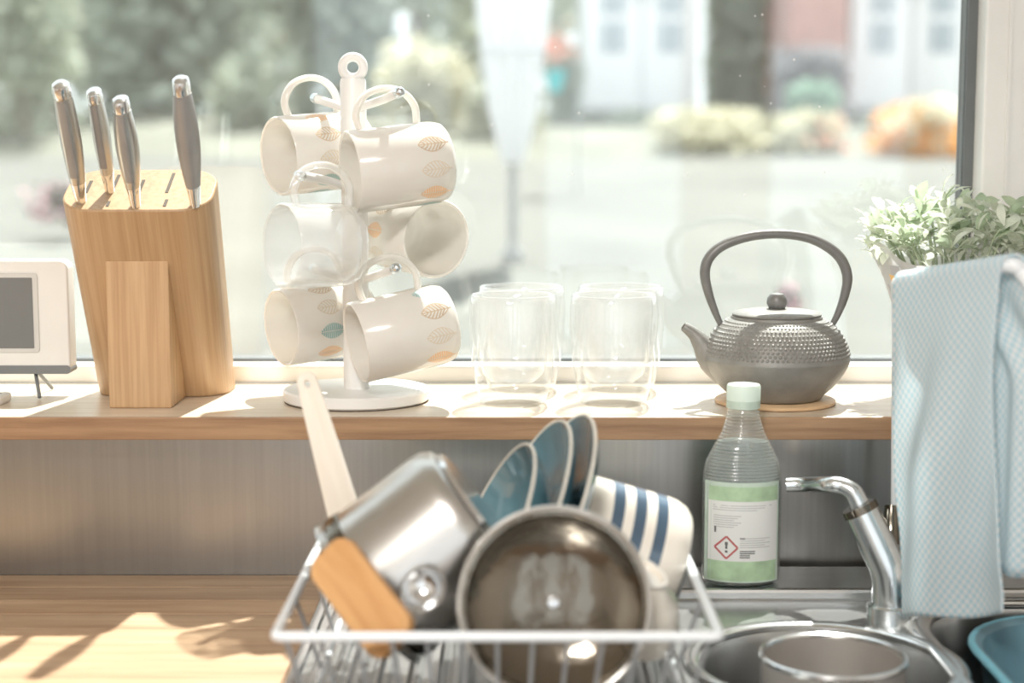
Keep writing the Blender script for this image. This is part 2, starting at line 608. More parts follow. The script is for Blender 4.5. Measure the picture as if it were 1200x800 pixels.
# ------------------------------------------------------------------ sill, splash panel, worktop
sill = struct('window_sill', box(WX0, WX1, SILL_Y0 + 0.004, FRAME_Y, Z_SILL - 0.0245, Z_SILL), 'oak_sunlit', '', '')
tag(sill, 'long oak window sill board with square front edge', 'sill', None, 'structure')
part('shaded_edge', box(WX0, WX1, SILL_Y0, SILL_Y0 + 0.0042, Z_SILL - 0.0245, Z_SILL), 'oak_shaded', sill, False, False, 0.001)  # strip added to carry the painted shade of the front edge
bv = sill.modifiers.new('bevel', 'BEVEL'); bv.width = 0.0015; bv.segments = 2
sp_o = part('splash_panel', box(RX0, RX1, SPLASH_Y, SPLASH_Y + 0.004, Z_TOP, Z_SILL - 0.0245), 'steel_panel', smooth=False)
tag(sp_o, 'brushed steel splash panel under the oak sill', 'panel', None, 'structure')

SINK_X0, SINK_X1, SINK_Y0, SINK_Y1 = -0.20, 1.25, 1.02, 1.735
wt = thing('worktop', 'oak worktop of glued staves beside the steel sink', 'worktop', (-1.0, 1.3, Z_TOP - 0.04))
ys = [0.95 + 0.05 * k for k in range(17)]
ys[-1] = SPLASH_Y
for k, (a, b) in enumerate(zip(ys, ys[1:])):
    part('stave', box(RX0, SINK_X0 - 0.001, a + 0.0004, b - 0.0004, Z_TOP - 0.04, Z_TOP), 'oak_counter', wt, True, False, 0.0008)
part('stave', box(SINK_X1 + 0.001, RX1, 0.95, SPLASH_Y, Z_TOP - 0.04, Z_TOP), 'oak_counter', wt, True, False, 0.0008)
part('stave', box(SINK_X0, SINK_X1, 0.95, SINK_Y0 - 0.001, Z_TOP - 0.04, Z_TOP), 'oak_counter', wt, True, False, 0.0008)
cab = thing('base_cabinet', 'white base cabinets under the oak worktop and sink', 'cabinet', (-0.1, 1.3, 0))
part('plinth', box(RX0 + 0.004, RX1 - 0.004, 1.05, SPLASH_Y - 0.004, 0, 0.1), 'frame_white', cab, True, False)
for k in range(6):
    x = RX0 + 0.004 + 0.5985 * k
    part('cabinet_door', box(x + 0.002, x + 0.594, 0.98, 1.0, 0.1, Z_TOP - 0.045), 'frame_white', cab, True, False, 0.002)
part('carcass_floor', box(RX0 + 0.004, RX1 - 0.004, 1.0, SPLASH_Y - 0.004, 0.1, 0.118), 'frame_white', cab, True, False)

# ------------------------------------------------------------------ sink
B1 = (0.283, 1.428, 0.112)                      # small round bowl: x, y, radius
B2 = (0.605, 1.385, 0.40, 0.46, 0.10)           # main bowl: x, y, width, depth, corner
circ = lambda c, r, n=48: [(c[0] + r * math.cos(2 * math.pi * k / n), c[1] + r * math.sin(2 * math.pi * k / n)) for k in range(n)]
rr2 = lambda g: rrect(B2[2] + 2 * g, B2[3] + 2 * g, B2[4] + g, 8, B2[0], B2[1])
sink = thing('kitchen_sink', 'stainless steel sink unit with drainer and two bowls', 'sink', (0.4, 1.4, Z_DECK))
outer = rrect(SINK_X1 - SINK_X0, SINK_Y1 - SINK_Y0, 0.02, 5, (SINK_X0 + SINK_X1) / 2, (SINK_Y0 + SINK_Y1) / 2)
part('deck', plate_with_holes(outer, [circ(B1, B1[2]), rr2(0)], Z_DECK, 0.0025), 'steel_sink', sink, True, True, angle=20)
bowl1 = lathe([(B1[2] + 0.001, 0), (B1[2] - 0.002, -0.012), (B1[2] - 0.008, -0.125), (B1[2] - 0.03, -0.145), (0.025, -0.15),
               (0.025, -0.152), (B1[2] - 0.028, -0.148), (B1[2] - 0.006, -0.127), (B1[2], -0.012), (B1[2] + 0.003, -0.001)], 48, caps=False)
part('round_bowl', xf(bowl1, Matrix.Translation((B1[0], B1[1], Z_DECK))), 'steel_sink', sink, True)
lp = []
for g, dz in ((0.001, 0), (-0.003, -0.012), (-0.010, -0.155), (-0.04, -0.175)):
    lp.append([(x, y, Z_DECK + dz) for x, y in rr2(g)])
n2 = len(lp[0])
V2 = [p for l in lp for p in l]
F2 = [(i * n2 + k, i * n2 + (k + 1) % n2, (i + 1) * n2 + (k + 1) % n2, (i + 1) * n2 + k) for i in range(3) for k in range(n2)]
F2.append(tuple(3 * n2 + k for k in range(n2)))
part('main_bowl', (V2, F2), 'steel_sink', sink, True)
part('bowl_rim', tube([(x, y, Z_DECK + 0.0005) for x, y in circ(B1, B1[2] + 0.009)], 0.0085, 10, True, 0.55), 'steel_bright', sink, True)
part('bowl_rim', tube([(x, y, Z_DECK + 0.0005) for x, y in rr2(0.009)], 0.0085, 10, True, 0.55), 'steel_bright', sink, True)
part('outer_rim', tube([(x, y, Z_DECK + 0.0008) for x, y in rrect(SINK_X1 - SINK_X0 - 0.012, SINK_Y1 - SINK_Y0 - 0.012, 0.02, 5, (SINK_X0 + SINK_X1) / 2, (SINK_Y0 + SINK_Y1) / 2)],
     0.006, 8, True, 0.5), 'steel_bright', sink, True)
step = rrect(SINK_X1 - SINK_X0 - 0.05, SINK_Y1 - SINK_Y0 - 0.075, 0.05, 6, (SINK_X0 + SINK_X1) / 2, (SINK_Y0 + SINK_Y1) / 2)
part('pressed_step', tube([(x, y, Z_DECK) for x, y in step], 0.006, 8, True, 0.5), 'steel_bright', sink, True)
for k in range(9):
    x = -0.155 + k * 0.035
    part('drainer_rib', tube([(x, 1.10, Z_DECK), (x, 1.11, Z_DECK), (x, 1.56, Z_DECK), (x, 1.57, Z_DECK)], [0.001, 0.0055, 0.0055, 0.001], 8, flat=0.5),
         'steel_sink', sink, True)
Z_LEDGE = 0.915
part('rear_ledge', box(SINK_X0 + 0.03, SINK_X1 - 0.03, 1.638, SINK_Y1 - 0.002, Z_DECK - 0.002, Z_LEDGE), 'steel_sink', sink, True, False, 0.004)
part('drain', xf(lathe([(0.028, 0), (0.028, 0.003), (0.02, 0.003), (0, 0.0015)], 24), Matrix.Translation((B2[0], B2[1], Z_DECK - 0.176))), 'chrome', sink, True)

# steel pot standing in the round bowl
pr, pz = 0.0635, 0.921
px_, py_ = P(976, 785, 1.402).x, 1.402
pot = thing('steel_pot', 'tall steel pot standing in the small round bowl', 'pot', (px_, py_, Z_DECK - 0.148))
h = pz - (Z_DECK - 0.148)
part('body', lathe([(0, 0), (pr - 0.006, 0), (pr - 0.001, 0.006), (pr, 0.02), (pr, h - 0.003), (pr - 0.003, h - 0.004), (pr - 0.003, 0.02), (pr - 0.008, 0.005), (0, 0.004)], 56),
     'pot_steel', pot)
part('rolled_rim', xf(tube([(x, y, h - 0.002) for x, y in circ((0, 0), pr - 0.0005, 56)], 0.0028, 8, True), Matrix.Identity(4)), 'steel_bright', pot)

# blue washing-up basin in the main bowl
bas = thing('washing_up_basin', 'blue plastic washing up basin in the larger bowl', 'basin', (B2[0] + 0.004, B2[1], Z_DECK - 0.17))
bl = lambda g, z: [(x, y, z) for x, y in rrect(0.35 + 2 * g, 0.33 + 2 * g, 0.10 + g, 8)]
LB = [bl(-0.05, 0), bl(-0.03, 0.006), bl(0.0, 0.17), bl(0.006, 0.177), bl(0.0035, 0.179), bl(-0.003, 0.174), bl(-0.034, 0.012), bl(-0.05, 0.008)]
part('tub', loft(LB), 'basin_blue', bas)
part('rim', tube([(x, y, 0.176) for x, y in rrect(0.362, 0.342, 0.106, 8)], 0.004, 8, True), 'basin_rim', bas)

# ------------------------------------------------------------------ tap
tb = U(1042, 720, Z_DECK)
tap = thing('mixer_tap', 'chrome mixer tap with slanted body and thin side spout', 'tap', tb)
TY = tb.y
part('base_ring', lathe([(0.0225, 0), (0.0225, 0.010), (0.0205, 0.012), (0.0, 0.012)], 36), 'chrome', tap)
p0, p1, p2, p3 = P(1044, 708, TY), P(1042, 672, TY), P(1029, 640, TY + 0.005), P(1010, 600, TY + 0.012)
part('body', tube(smooth_path([p0, p1, p2, p3], 5), [0.0195, 0.0185, 0.0185, 0.0175], 24), 'chrome', tap, True)
p4 = P(1006, 592, TY + 0.013)
part('collar', tube([p3, p4], 0.0188, 24), 'steel_dark', tap, True)
tip = P(921.5, 568, 1.655)
part('spout', tube(smooth_path([P(1010, 600, TY + 0.012), P(1006, 588, TY + 0.013), P(999, 576, TY + 0.015), P(986, 569, TY + 0.02), P(970, 567.5, TY + 0.026), P(945, 567.5, 1.648), tip], 6),
     [0.0105, 0.0102, 0.0095, 0.0088, 0.0082, 0.0078, 0.0075], 20), 'chrome', tap, True)
part('lever', tube(smooth_path([P(1041, 650, TY + 0.012), P(1044, 625, TY + 0.02), P(1045, 592, TY + 0.028)], 4), [0.011, 0.0085, 0.007], 16), 'steel_dark', tap, True)
part('lever_neck', tube([P(1033, 660, TY), P(1042, 640, TY + 0.014)], [0.016, 0.012], 16), 'chrome', tap, True)

# ------------------------------------------------------------------ towel rail and towel
rb = P(1049, 600, 1.685)
rail = thing('towel_rail', 'white steel towel arm on a thin post behind the tap', 'towel rail', (rb.x, 1.685, Z_LEDGE))
ARM_A, ARM_B = P(1057, 330, 1.578), P(1182, 311, 1.45)
rp = [(rb.x, 1.685, Z_LEDGE + 0.006), P(1049, 400, 1.685), P(1049, 352, 1.682), P(1051, 336, 1.65), ARM_A, ARM_A.lerp(ARM_B, 0.33), ARM_A.lerp(ARM_B, 0.67), ARM_B,
      P(1196, 318, 1.447), P(1210, 338, 1.437), P(1216, 365, 1.432)]
part('foot', lathe([(0.016, 0), (0.016, 0.004), (0.010, 0.007), (0, 0.007)], 28), 'steel_bright', rail)
part('post', tube([rp[0], rp[1]], 0.0035, 12), 'rack_white', rail, True)
part('arm', tube(smooth_path(rp[1:], 6), [0.0035, 0.004, 0.006, 0.007, 0.0075, 0.0075, 0.0075, 0.0075, 0.0075, 0.0075], 14), 'rack_white', rail, True)


def towel():
    # arm line under the cloth
    A, B = ARM_A, ARM_B
    nu, nv = 46, 110
    n_left, n_over = 74, 10
    L1 = 0.375
    V, Fs, UV = [], [], []
    side = Vector((B.y - A.y, -(B.x - A.x), 0)).normalized()    # horizontal, away from the camera side
    if side.y < 0:
        side = -side
    # left panel hangs on the near side, right panel on the far side
    for j in range(nv):
        for i in range(nu):
            u = i / (nu - 1)
            if j < n_left:                                    # hanging near panel, bottom to top
                t = j / (n_left - 1)
                drop = 1 - t
                top = A.lerp(B, u)
                low = P(1068, 722, 1.560).lerp(P(1191, 717, 1.44), u)
                low.z += 0.003 * math.sin(u * 7)
                p = top.lerp(low, drop)
                belly = math.sin(math.pi * min(1, drop * 1.05))
                p.x += belly * (-0.006 * (1 - u) - 0.012 * u)
                wav = 0.008 * math.sin(u * 7.0 + 0.4 + drop * 2.2) * min(1, 0.1 + drop * 1.3) + 0.0022 * math.sin(u * 15 + 9 * drop) * belly
                wav += 0.0025 * math.sin(drop * 17 + u * 5) * belly * (0.4 + 0.6 * math.sin(u * 5))
                p += -side * (0.0095 + 0.006 * drop) + side * wav * min(1, drop * 6)
                s = t * L1
            elif j < n_left + n_over:                           # over the arm
                t = (j - n_left + 1) / (n_over + 1)
                a = math.pi * t
                top = A.lerp(B, u + 0.10 * u * t)
                p = top - side * (0.0095 * math.cos(a)) + Vector((0, 0, 1)) * (0.0095 * math.sin(a))
                s = L1 + t * 0.03
            else:                                             # far panel going down
                t = (j - n_left - n_over) / (nv - n_left - n_over - 1)
                kk = min(1, t * 2.5)
                kk = kk * kk * (3 - 2 * kk)
                uu = u * 1.10 * (1 - kk) + (0.66 + 0.70 * u) * kk
                top = A + (B - A) * uu
                zb = P(1195, 668, 1.47).z
                z = top.z - t * (top.z - zb)
                wav = 0.010 * math.sin(u * 8 + 1.0) * t + 0.004 * math.sin(u * 19)
                p = Vector((top.x, top.y, z)) + side * (0.0095 + 0.010 * t + wav * min(1, t * 6))
                s = L1 + 0.03 + t * 0.33
            V.append(p)
            UV.append((u * 0.19, s))
    for j in range(nv - 1):
        for i in range(nu - 1):
            Fs.append((j * nu + i, j * nu + i + 1, (j + 1) * nu + i + 1, (j + 1) * nu + i))
    o = part('tea_towel', (V, Fs), 'towel', None, smooth=True, angle=180)
    me = o.data
    uvl = me.uv_layers.new(name='UVMap')
    for lp_ in me.loops:
        uvl.data[lp_.index].uv = UV[lp_.vertex_index]
    sd = o.modifiers.new('thickness', 'SOLIDIFY')
    sd.thickness = 0.0022
    sd.offset = 0
    tag(o, 'white and pale blue checked tea towel draped over the arm', 'towel')


towel()

# ------------------------------------------------------------------ washing-up liquid bottle
BY = 1.668
bx = P(869, 600, BY).x
bot = thing('washing_up_bottle', 'clear ribbed bottle of washing up liquid with pale green cap', 'bottle', (bx, BY, Z_LEDGE))
bz = lambda py, D=BY: P(869, py, D).z - Z_LEDGE
ell = 0.68
prof = [(0.0, 0.0), (0.034, 0.0), (0.040, 0.004), (0.0412, 0.012), (0.0412, bz(566))]
keys = [(bz(566), 0.0412), (bz(552), 0.0405), (bz(540), 0.0385), (bz(522), 0.0305), (bz(505), 0.0222), (bz(490), 0.0178), (bz(478), 0.0162)]


def width_at(z):
    for (z0, r0), (z1, r1) in zip(keys, keys[1:]):
        if z0 <= z <= z1:
            return r0 + (r1 - r0) * (z - z0) / (z1 - z0)
    return keys[-1][1]


zz = keys[0][0]
pitch = 0.0034
nrib = int((keys[-1][0] - keys[0][0]) / pitch)
for k in range(nrib):
    for fz, dr in ((0.0, -0.0016), (0.3, 0.0), (0.6, 0.0005), (0.9, -0.0010)):
        z = zz + (k + fz) * pitch
        prof.append((width_at(z) + dr, z))
prof.append((0.0155, keys[-1][0]))


def oval(prof_):
    V, Fs = [], []
    seg = 56
    for r, z in prof_:
        e = ell if r > 0.03 else ell + (1 - ell) * min(1, (0.03 - r) / 0.012)
        V += [(r * math.cos(2 * math.pi * k / seg), r * e * math.sin(2 * math.pi * k / seg), z) for k in range(seg)]
    for i in range(len(prof_) - 1):
        for k in range(seg):
            q = (k + 1) % seg
            Fs.append((i * seg + k, i * seg + q, (i + 1) * seg + q, (i + 1) * seg + k))
    Fs.append(tuple(range(seg)))
    Fs.append(tuple((len(prof_) - 1) * seg + k for k in range(seg)))
    return V, Fs


part('shell', oval([(max(r, 0.001), z) for r, z in prof]), 'bottle_plastic', bot, angle=80)
lz = bz(516)
lprof = [(0.001, 0.002), (0.033, 0.002), (0.0385, 0.006), (0.0395, 0.013), (0.0395, keys[0][0])]
for k in range(1, 12):
    z = keys[0][0] + (lz - keys[0][0]) * k / 11
    lprof.append((width_at(z) - 0.0018, z))
part('liquid', oval(lprof + [(0.001, lz)]), 'liquid', bot, angle=60)
part('cap', lathe([(0.0, bz(450)), (0.0165, bz(450)), (0.0175, bz(452)), (0.0175, bz(477)), (0.0165, bz(477.5)), (0, bz(477.5))], 36), 'cap_plastic', bot)
part('cap_band', lathe([(0.0177, bz(468)), (0.0177, bz(476)), (0.0172, bz(476)), (0.0172, bz(468))], 36, caps=False), 'label_mint', bot)
LF = BY - 0.0412 * ell


def label_patch(px0, py0, px1, py1, off=0.0004, n=14):
    """piece of label wrapped on the bottle front, given by its photo rectangle"""
    V, Fs = [], []
    for zpy in (py1, py0):
        for k in range(n + 1):
            x = P(px0 + (px1 - px0) * k / n, 600, LF + 0.004).x - bx
            r = 0.0412 + off
            xx = max(-r * 0.98, min(r * 0.98, x))
            y = -(r * ell) * math.sqrt(max(0, 1 - (xx / r) ** 2))
            V.append((xx, y, P(869, zpy, LF).z - Z_LEDGE))
    for k in range(n):
        Fs.append((k, k + 1, n + 1 + k + 1, n + 1 + k))
    return V, Fs


lab = part('label', label_patch(828, 566, 914, 683), 'label_mint', bot, label='green and white paper label with hazard diamond')
part('green_band', label_patch(832, 571, 912, 588, 0.0006), 'label_green', lab)
part('white_field', label_patch(831.5, 588, 912, 658, 0.0006), 'label_white', lab)
part('green_band', label_patch(831.5, 658, 911, 681, 0.0006), 'label_green', lab)


def label_line(x0, y0, x1, y1, w, m='', n=6):
    """stroke printed on the label, following its curve"""
    d = Vector((x1 - x0, y1 - y0)).normalized() * (w / 2)
    nrm = Vector((-d.y, d.x))
    V, Fs = [], []
    r = 0.0412 + 0.0009
    for k in range(n + 1):
        for sgn in (-1, 1):
            a = x0 + (x1 - x0) * k / n + sgn * nrm.x
            b = y0 + (y1 - y0) * k / n + sgn * nrm.y
            x = P(a, 600, LF + 0.004).x - bx
            V.append((x, -(r * ell) * math.sqrt(max(0, 1 - (x / r) ** 2)), P(869, b, LF).z - Z_LEDGE))
    for k in range(n):
        Fs.append((2 * k, 2 * k + 1, 2 * k + 3, 2 * k + 2))
    return V, Fs


cx, cy = 851.5, 642
dm = [(cx, cy - 13), (cx + 13, cy), (cx, cy + 13), (cx - 13, cy)]
part('hazard_diamond', join(*[label_line(*dm[k], *dm[(k + 1) % 4], 2.2) for k in range(4)]), 'ink_red', lab, smooth=False)
part('exclamation_mark', join(label_line(cx, cy - 6.5, cx, cy - 3, 3.4, ''), label_line(cx, cy - 3, cx, cy + 1.5, 2.4, ''),
                              label_line(cx, cy + 3.4, cx, cy + 6, 2.8, '')), 'ink_dark', lab, smooth=False)
ln = []
for k in range(3):
    ln.append(label_line(836, 593 + 2.6 * k, 905 - 9 * k, 593 + 2.6 * k, 0.7, ''))
for k in range(6):
    ln.append(label_line(837, 605 + 2.6 * k, 868 - (k % 3) * 4, 605 + 2.6 * k, 0.7, ''))
for k in range(5):
    ln.append(label_line(867, 631 + 2.6 * k, 903 - (k % 2) * 6, 631 + 2.6 * k, 0.7, ''))
part('fine_print', join(*ln), 'ink_grey', lab, smooth=False, kind='stuff')
part('bold_print', join(*[label_line(867, 646 + 2.4 * k, 885 - 3 * k + (k % 2) * 3, 646 + 2.4 * k, 1.3, '') for k in range(4)]), 'ink_dark', lab, smooth=False, kind='stuff')
part('bold_heading', label_line(867, 631, 873, 631, 1.4, ''), 'ink_dark', lab, smooth=False)
part('side_mark', label_line(839, 618, 839, 625, 2.0, ''), 'ink_dark', lab, smooth=False)

# ------------------------------------------------------------------ knife block with knives
TH = math.radians(26)
kb = Vector((P(198, 455, 1.895).x, 1.893, Z_SILL))
KL = 0.266
blk = thing('knife_block', 'bamboo knife block leaning on a wedge foot', 'knife block', kb)
ax = Vector((0, -math.sin(TH), math.cos(TH)))
dv = Vector((0, math.cos(TH), math.sin(TH)))     # depth direction in the cut top
tl = 0.097
loops = []
for w_, dd, s in ((0, 0, 0.152), (1, 0, 0.163)):
    L = []
    for x, y in rrect(s, tl, 0.036, 9):
        if w_ == 0:                              # horizontal cut at the sill
            L.append(Vector((x, y / math.cos(TH), 0)))
        else:
            L.append(ax * KL + Vector((x, 0, 0)) + dv * y)
    loops.append(L)
mid = [a.lerp(b, 0.97) for a, b in zip(*loops)]
RB = Matrix.Rotation(TH, 4, 'X')
bodyo = part('body', xf(loft([loops[0], mid, loops[1]]), RB.inverted()), 'bamboo', blk, bevel=0.002, angle=50, M=RB)
wf, wb = 1.760, 1.893 - tl / 2 / math.cos(TH)
wx0, wx1 = P(128, 470, wf).x, P(201, 470, wf).x
hw = (wb - wf) / math.tan(TH)
wedge = loft([[Vector((x, wf, Z_SILL)), Vector((x, wb + 0.012, Z_SILL)), Vector((x, wf + 0.012, Z_SILL + hw)), Vector((x, wf, Z_SILL + hw))] for x in (wx0, wx1)])
part('wedge_foot', wedge, 'bamboo', blk, True, False, 0.0015)
top_c = kb + ax * KL


def on_top(px, py):
    d = ray(px, py)
    o = Vector((0, 0, EYE))
    t = (top_c - o).dot(ax) / d.dot(ax)
    p = o + d * t - top_c
    return p.x, p.dot(dv)


for (a, b, c, d) in ((122, 252, 127, 236), (190, 250, 195, 234), (196, 226, 203, 203), (163, 226, 168, 211), (103, 226, 105, 212), (133, 226, 137, 205), (222, 250, 226, 238)):
    u0, v0 = on_top(a, b)
    u1, v1 = on_top(c, d)
    V = []
    um = (u0 + u1) / 2
    v0, v1 = max(-0.040, v0), min(0.040, v1)
    for uu, vv in ((um - 0.0017, v0), (um + 0.0017, v0), (um + 0.0017, v1), (um - 0.0017, v1)):
        V.append(top_c + Vector((uu, 0, 0)) + dv * vv + ax * 0.0006)
    V += [v - ax * 0.004 for v in V]
    part('slot', (V, [(0, 1, 2, 3), (4, 5, 6, 7), (0, 1, 5, 4), (1, 2, 6, 5), (2, 3, 7, 6), (3, 0, 4, 7)]), 'slot_dark', blk, True, False)


def knife(base, tip_py, label, w, dark, hook, bow):
    u, v = on_top(*base)
    v = max(-0.038, min(0.038, v))
    org = top_c + Vector((u, 0, 0)) + dv * v
    # handle length so that its end reaches the photo row
    ln_ = 0.10
    for _ in range(40):
        p = org + ax * ln_
        c_, s_ = math.cos(PITCH), math.sin(PITCH)
        rel = p - Vector((0, 0, EYE))
        py = 400 - F_PX * (rel.y * s_ + rel.z * c_) / (rel.y * c_ - rel.z * s_)
        ln_ += (py - tip_py) / F_PX * 1.75
    k = thing('kitchen_knife', label, 'knife', frame(org, ax, dv), 'knives in the bamboo block')
    # local: x across, y along blade depth, z along the handle
    def sect(z, hw_, hd, oy=0.0):
        return [(hw_ * math.cos(a) * (1 - 0.12 * abs(math.sin(a))), oy + hd * math.sin(a), z) for a in [2 * math.pi * q / 20 for q in range(20)]]
    m = 'knife_grey' if dark else 'knife_steel'
    part('bolster', loft([sect(0.0, w * 0.42, 0.009), sect(0.012, w * 0.50, 0.0105), sect(0.024, w * 0.62, 0.0115)]), 'steel_bright', k)
    H = ln_ - 0.024
    part('handle', loft([sect(0.024 + H * t, w * (0.62 + bow * math.sin(math.pi * min(1, t * 1.05)) * 0.38), 0.0115 + 0.002 * math.sin(math.pi * t), -0.004 * hook * t * t)
                         for t in [q / 10 * 0.86 for q in range(11)]]), m, k)
    e0 = 0.024 + H * 0.86
    part('end_cap', loft([sect(e0, w * 0.70, 0.0125, -0.003 * hook), sect(e0 + H * 0.07, w * 0.72, 0.0135, -0.0045 * hook),
                          sect(e0 + H * 0.12, w * 0.66, 0.0115, -0.005 * hook), sect(e0 + H * 0.14, w * 0.45, 0.007, -0.004 * hook)]), 'steel_bright', k)
    # darker inlay along the front of the handle
    part('inlay', loft([[(x * 0.55, -(0.0122 + 0.0018 * math.sin(math.pi * t)) - 0.004 * hook * t * t + 0.0012 * abs(x) / w * 2 - dy, 0.03 + H * t) for x, dy in ((-w * 0.6, 0), (-w * 0.3, 0.0006), (w * 0.3, 0.0006), (w * 0.6, 0), (0, -0.004))]
                        for t in [q / 8 * 0.76 + 0.03 for q in range(9)]]), 'knife_grey', k)


knife((95, 236), 94, 'large steel knife at the outer end nearest the white display', 0.0135, False, 1.0, 0.6)
knife((129, 224), 103, 'slim steel knife in the second slot with a rounded end cap', 0.0115, False, 0.8, 0.6)
knife((157, 246), 114, 'steel knife with a plain flat end in the middle of the block', 0.0125, False, 0.0, 1.0)
knife((229, 240), 91, 'dark grey handled knife standing alone beside the mugs', 0.0130, True, -0.3, 1.0)

# ------------------------------------------------------------------ white display unit and flat white gadget
DY = 1.835
dx1 = P(81, 380, DY).x
dz0, dz1 = P(40, 438, DY).z, P(40, 305, DY).z
dx0 = dx1 - 0.21
dev = thing('weather_display', 'white rounded display unit with blank grey screen', 'display', ((dx0 + dx1) / 2, DY + 0.015, Z_SILL))
wd, hd = dx1 - dx0, dz1 - dz0
cxm, czm = (dx0 + dx1) / 2, (dz0 + dz1) / 2
RX = Matrix.Translation((cxm, DY, czm)) @ Matrix.Rotation(math.pi / 2, 4, 'X')     # local z points to the camera
part('case', xf(prism(rrect(wd, hd, 0.010, 6), -0.028, 0), RX), 'device_white', dev, True, bevel=0.002)
sx1, sy0, sy1 = P(46, 380, DY).x, P(40, 413, DY).z, P(40, 320, DY).z
sw = 2 * (sx1 - cxm)
part('bezel', xf(prism(rrect(sw, sy1 - sy0, 0.004, 4, 0, (sy0 + sy1) / 2 - czm), 0.0, 0.0015), RX), 'device_bezel', dev, True, bevel=0.0007)
part('screen', xf(prism(rrect(sw - 0.012, sy1 - sy0 - 0.010, 0.001, 2, 0, (sy0 + sy1) / 2 - czm), 0.001, 0.0019), RX), 'screen', dev, True, smooth=False)
zs = P(40, 428, DY).z
part('base_strip', xf(prism([(x, y) for x, y in rrect(wd + 0.0006, zs - dz0, 0.0045, 5, 0, (zs + dz0) / 2 - czm)], -0.0275, 0.0008), RX), 'device_grey', dev, True)
for xx in (dx1 - 0.045, dx0 + 0.045):
    part('stand_leg', tube([(xx, DY + 0.015, dz0 + 0.004), (xx + 0.012, DY - 0.012, Z_SILL + 0.0022)], 0.0022, 8), 'device_grey', dev, True)
    part('stand_leg', tube([(xx, DY + 0.015, dz0 + 0.004), (xx + 0.006, DY + 0.06, Z_SILL + 0.0022)], 0.0022, 8), 'device_grey', dev, True)
gc = U(-18, 459, Z_SILL)
gad = thing('white_remote', 'flat white gadget lying under the display unit', 'remote', (gc.x, 1.793, Z_SILL))
part('body', prism(rrect(0.105, 0.045, 0.006, 5), 0.001, 0.010), 'device_white', gad, bevel=0.002)
part('base_edge', prism(rrect(0.103, 0.043, 0.006, 5), 0.0, 0.004), 'device_bezel', gad)
part('marking', prism(rrect(0.05, 0.003, 0.001, 2, 0.02, 0.008), 0.010, 0.0104), 'device_grey', gad)

# ------------------------------------------------------------------ mug tree
MY = 1.815
mx = P(418, 465, MY).x
tree = thing('mug_tree', 'white mug tree with round base and ring top', 'mug tree', (mx, MY, Z_SILL))
tz = lambda py: P(416, py, MY).z - Z_SILL
part('base', lathe([(0, 0.001), (0.080, 0.001), (0.0825, 0.003), (0.0825, 0.0125), (0.0805, 0.0145), (0, 0.0145)], 64), 'white_paint', tree)
part('felt_pad', lathe([(0, 0), (0.081, 0), (0.081, 0.0012), (0, 0.0012)], 48), 'slot_dark', tree)
ztop = tz(92)
part('pole', lathe([(0.0145, 0.014), (0.0145, ztop - 0.004), (0.0135, ztop), (0, ztop)], 32), 'white_paint', tree)
zr_ = tz(79)
part('ring_top', tube([(0.0115 * math.cos(a), 0, zr_ + 0.0115 * math.sin(a)) for a in [2 * math.pi * k / 32 for k in range(32)]], 0.0052, 12, True), 'white_paint', tree)

ML_, MR_ = 0.108, 0.0445


def peg(start_py, pts, nm='peg'):
    st = Vector((mx, MY, P(416, start_py, MY).z))
    pth = smooth_path([st] + pts, 6)
    part(nm, tube(pth, 0.0048, 12), 'white_paint', tree, True)
    d = (pts[-1] - pth[-3]).normalized()
    part('peg_tip', join(tube([pts[-1], pts[-1] + d * 0.006], [0.0058, 0.0058], 14), ball(pts[-1] + d * 0.006, 0.0057)), 'chrome', tree, True)


def leaf_print(style, th, z0, ln_, wd_):
    """leaf decoration on a mug's wall: angle th round the wall, running along the wall"""
    r = MR_ + 0.0002
    def pt(a, b):
        an = th + b / r
        return (r * math.cos(an), r * math.sin(an), z0 + a)
    def half(t):
        return wd_ / 2 * (math.sin(math.pi * t) ** 0.8)
    V, Fs = [], []
    def ribbon(pts, w):
        n0 = len(V)
        for i, (a, b) in enumerate(pts):
            q = Vector(pts[min(i + 1, len(pts) - 1)]) - Vector(pts[max(i - 1, 0)])
            q = q.normalized()
            V.append(pt(a - q.y * w / 2, b + q.x * w / 2))
            V.append(pt(a + q.y * w / 2, b - q.x * w / 2))
        for i in range(len(pts) - 1):
            Fs.append((n0 + 2 * i, n0 + 2 * i + 1, n0 + 2 * i + 3, n0 + 2 * i + 2))
    N = 12
    if style == 'line':
        for s in (-1, 1):
            ribbon([(ln_ * k / N, s * half(k / N)) for k in range(N + 1)], 0.0010)
        ribbon([(-0.003 + (ln_ + 0.003) * k / N, 0) for k in range(N + 1)], 0.0011)
        for k in range(1, 7):
            t = k / 8
            for s in (-1, 1):
                t2 = min(0.96, t + 0.17)
                ribbon([(ln_ * t, 0), (ln_ * (t + t2) / 2, s * half((t + t2) / 2) * 0.5), (ln_ * t2, s * half(t2) * 0.93)], 0.0013)
    else:
        for s in (-1, 1):
            for k in range(N):
                n0 = len(V)
                t0, t1 = k / N, (k + 1) / N
                g = 0.12
                for j in range(3):
                    f = j / 2
                    V.append(pt(ln_ * (t0 + g / N) + 0.10 * ln_ * f * 0.3, s * (0.0004 + half(t0 + g / N) * f)))
                    V.append(pt(ln_ * (t1 - g / N) + 0.10 * ln_ * f * 0.3, s * (0.0004 + half(t1 - g / N) * f)))
                for j in range(2):
                    Fs.append((n0 + 2 * j, n0 + 2 * j + 1, n0 + 2 * j + 3, n0 + 2 * j + 2))
        ribbon([(-0.003, 0), (0.001, 0)], 0.0008)
    return V, Fs


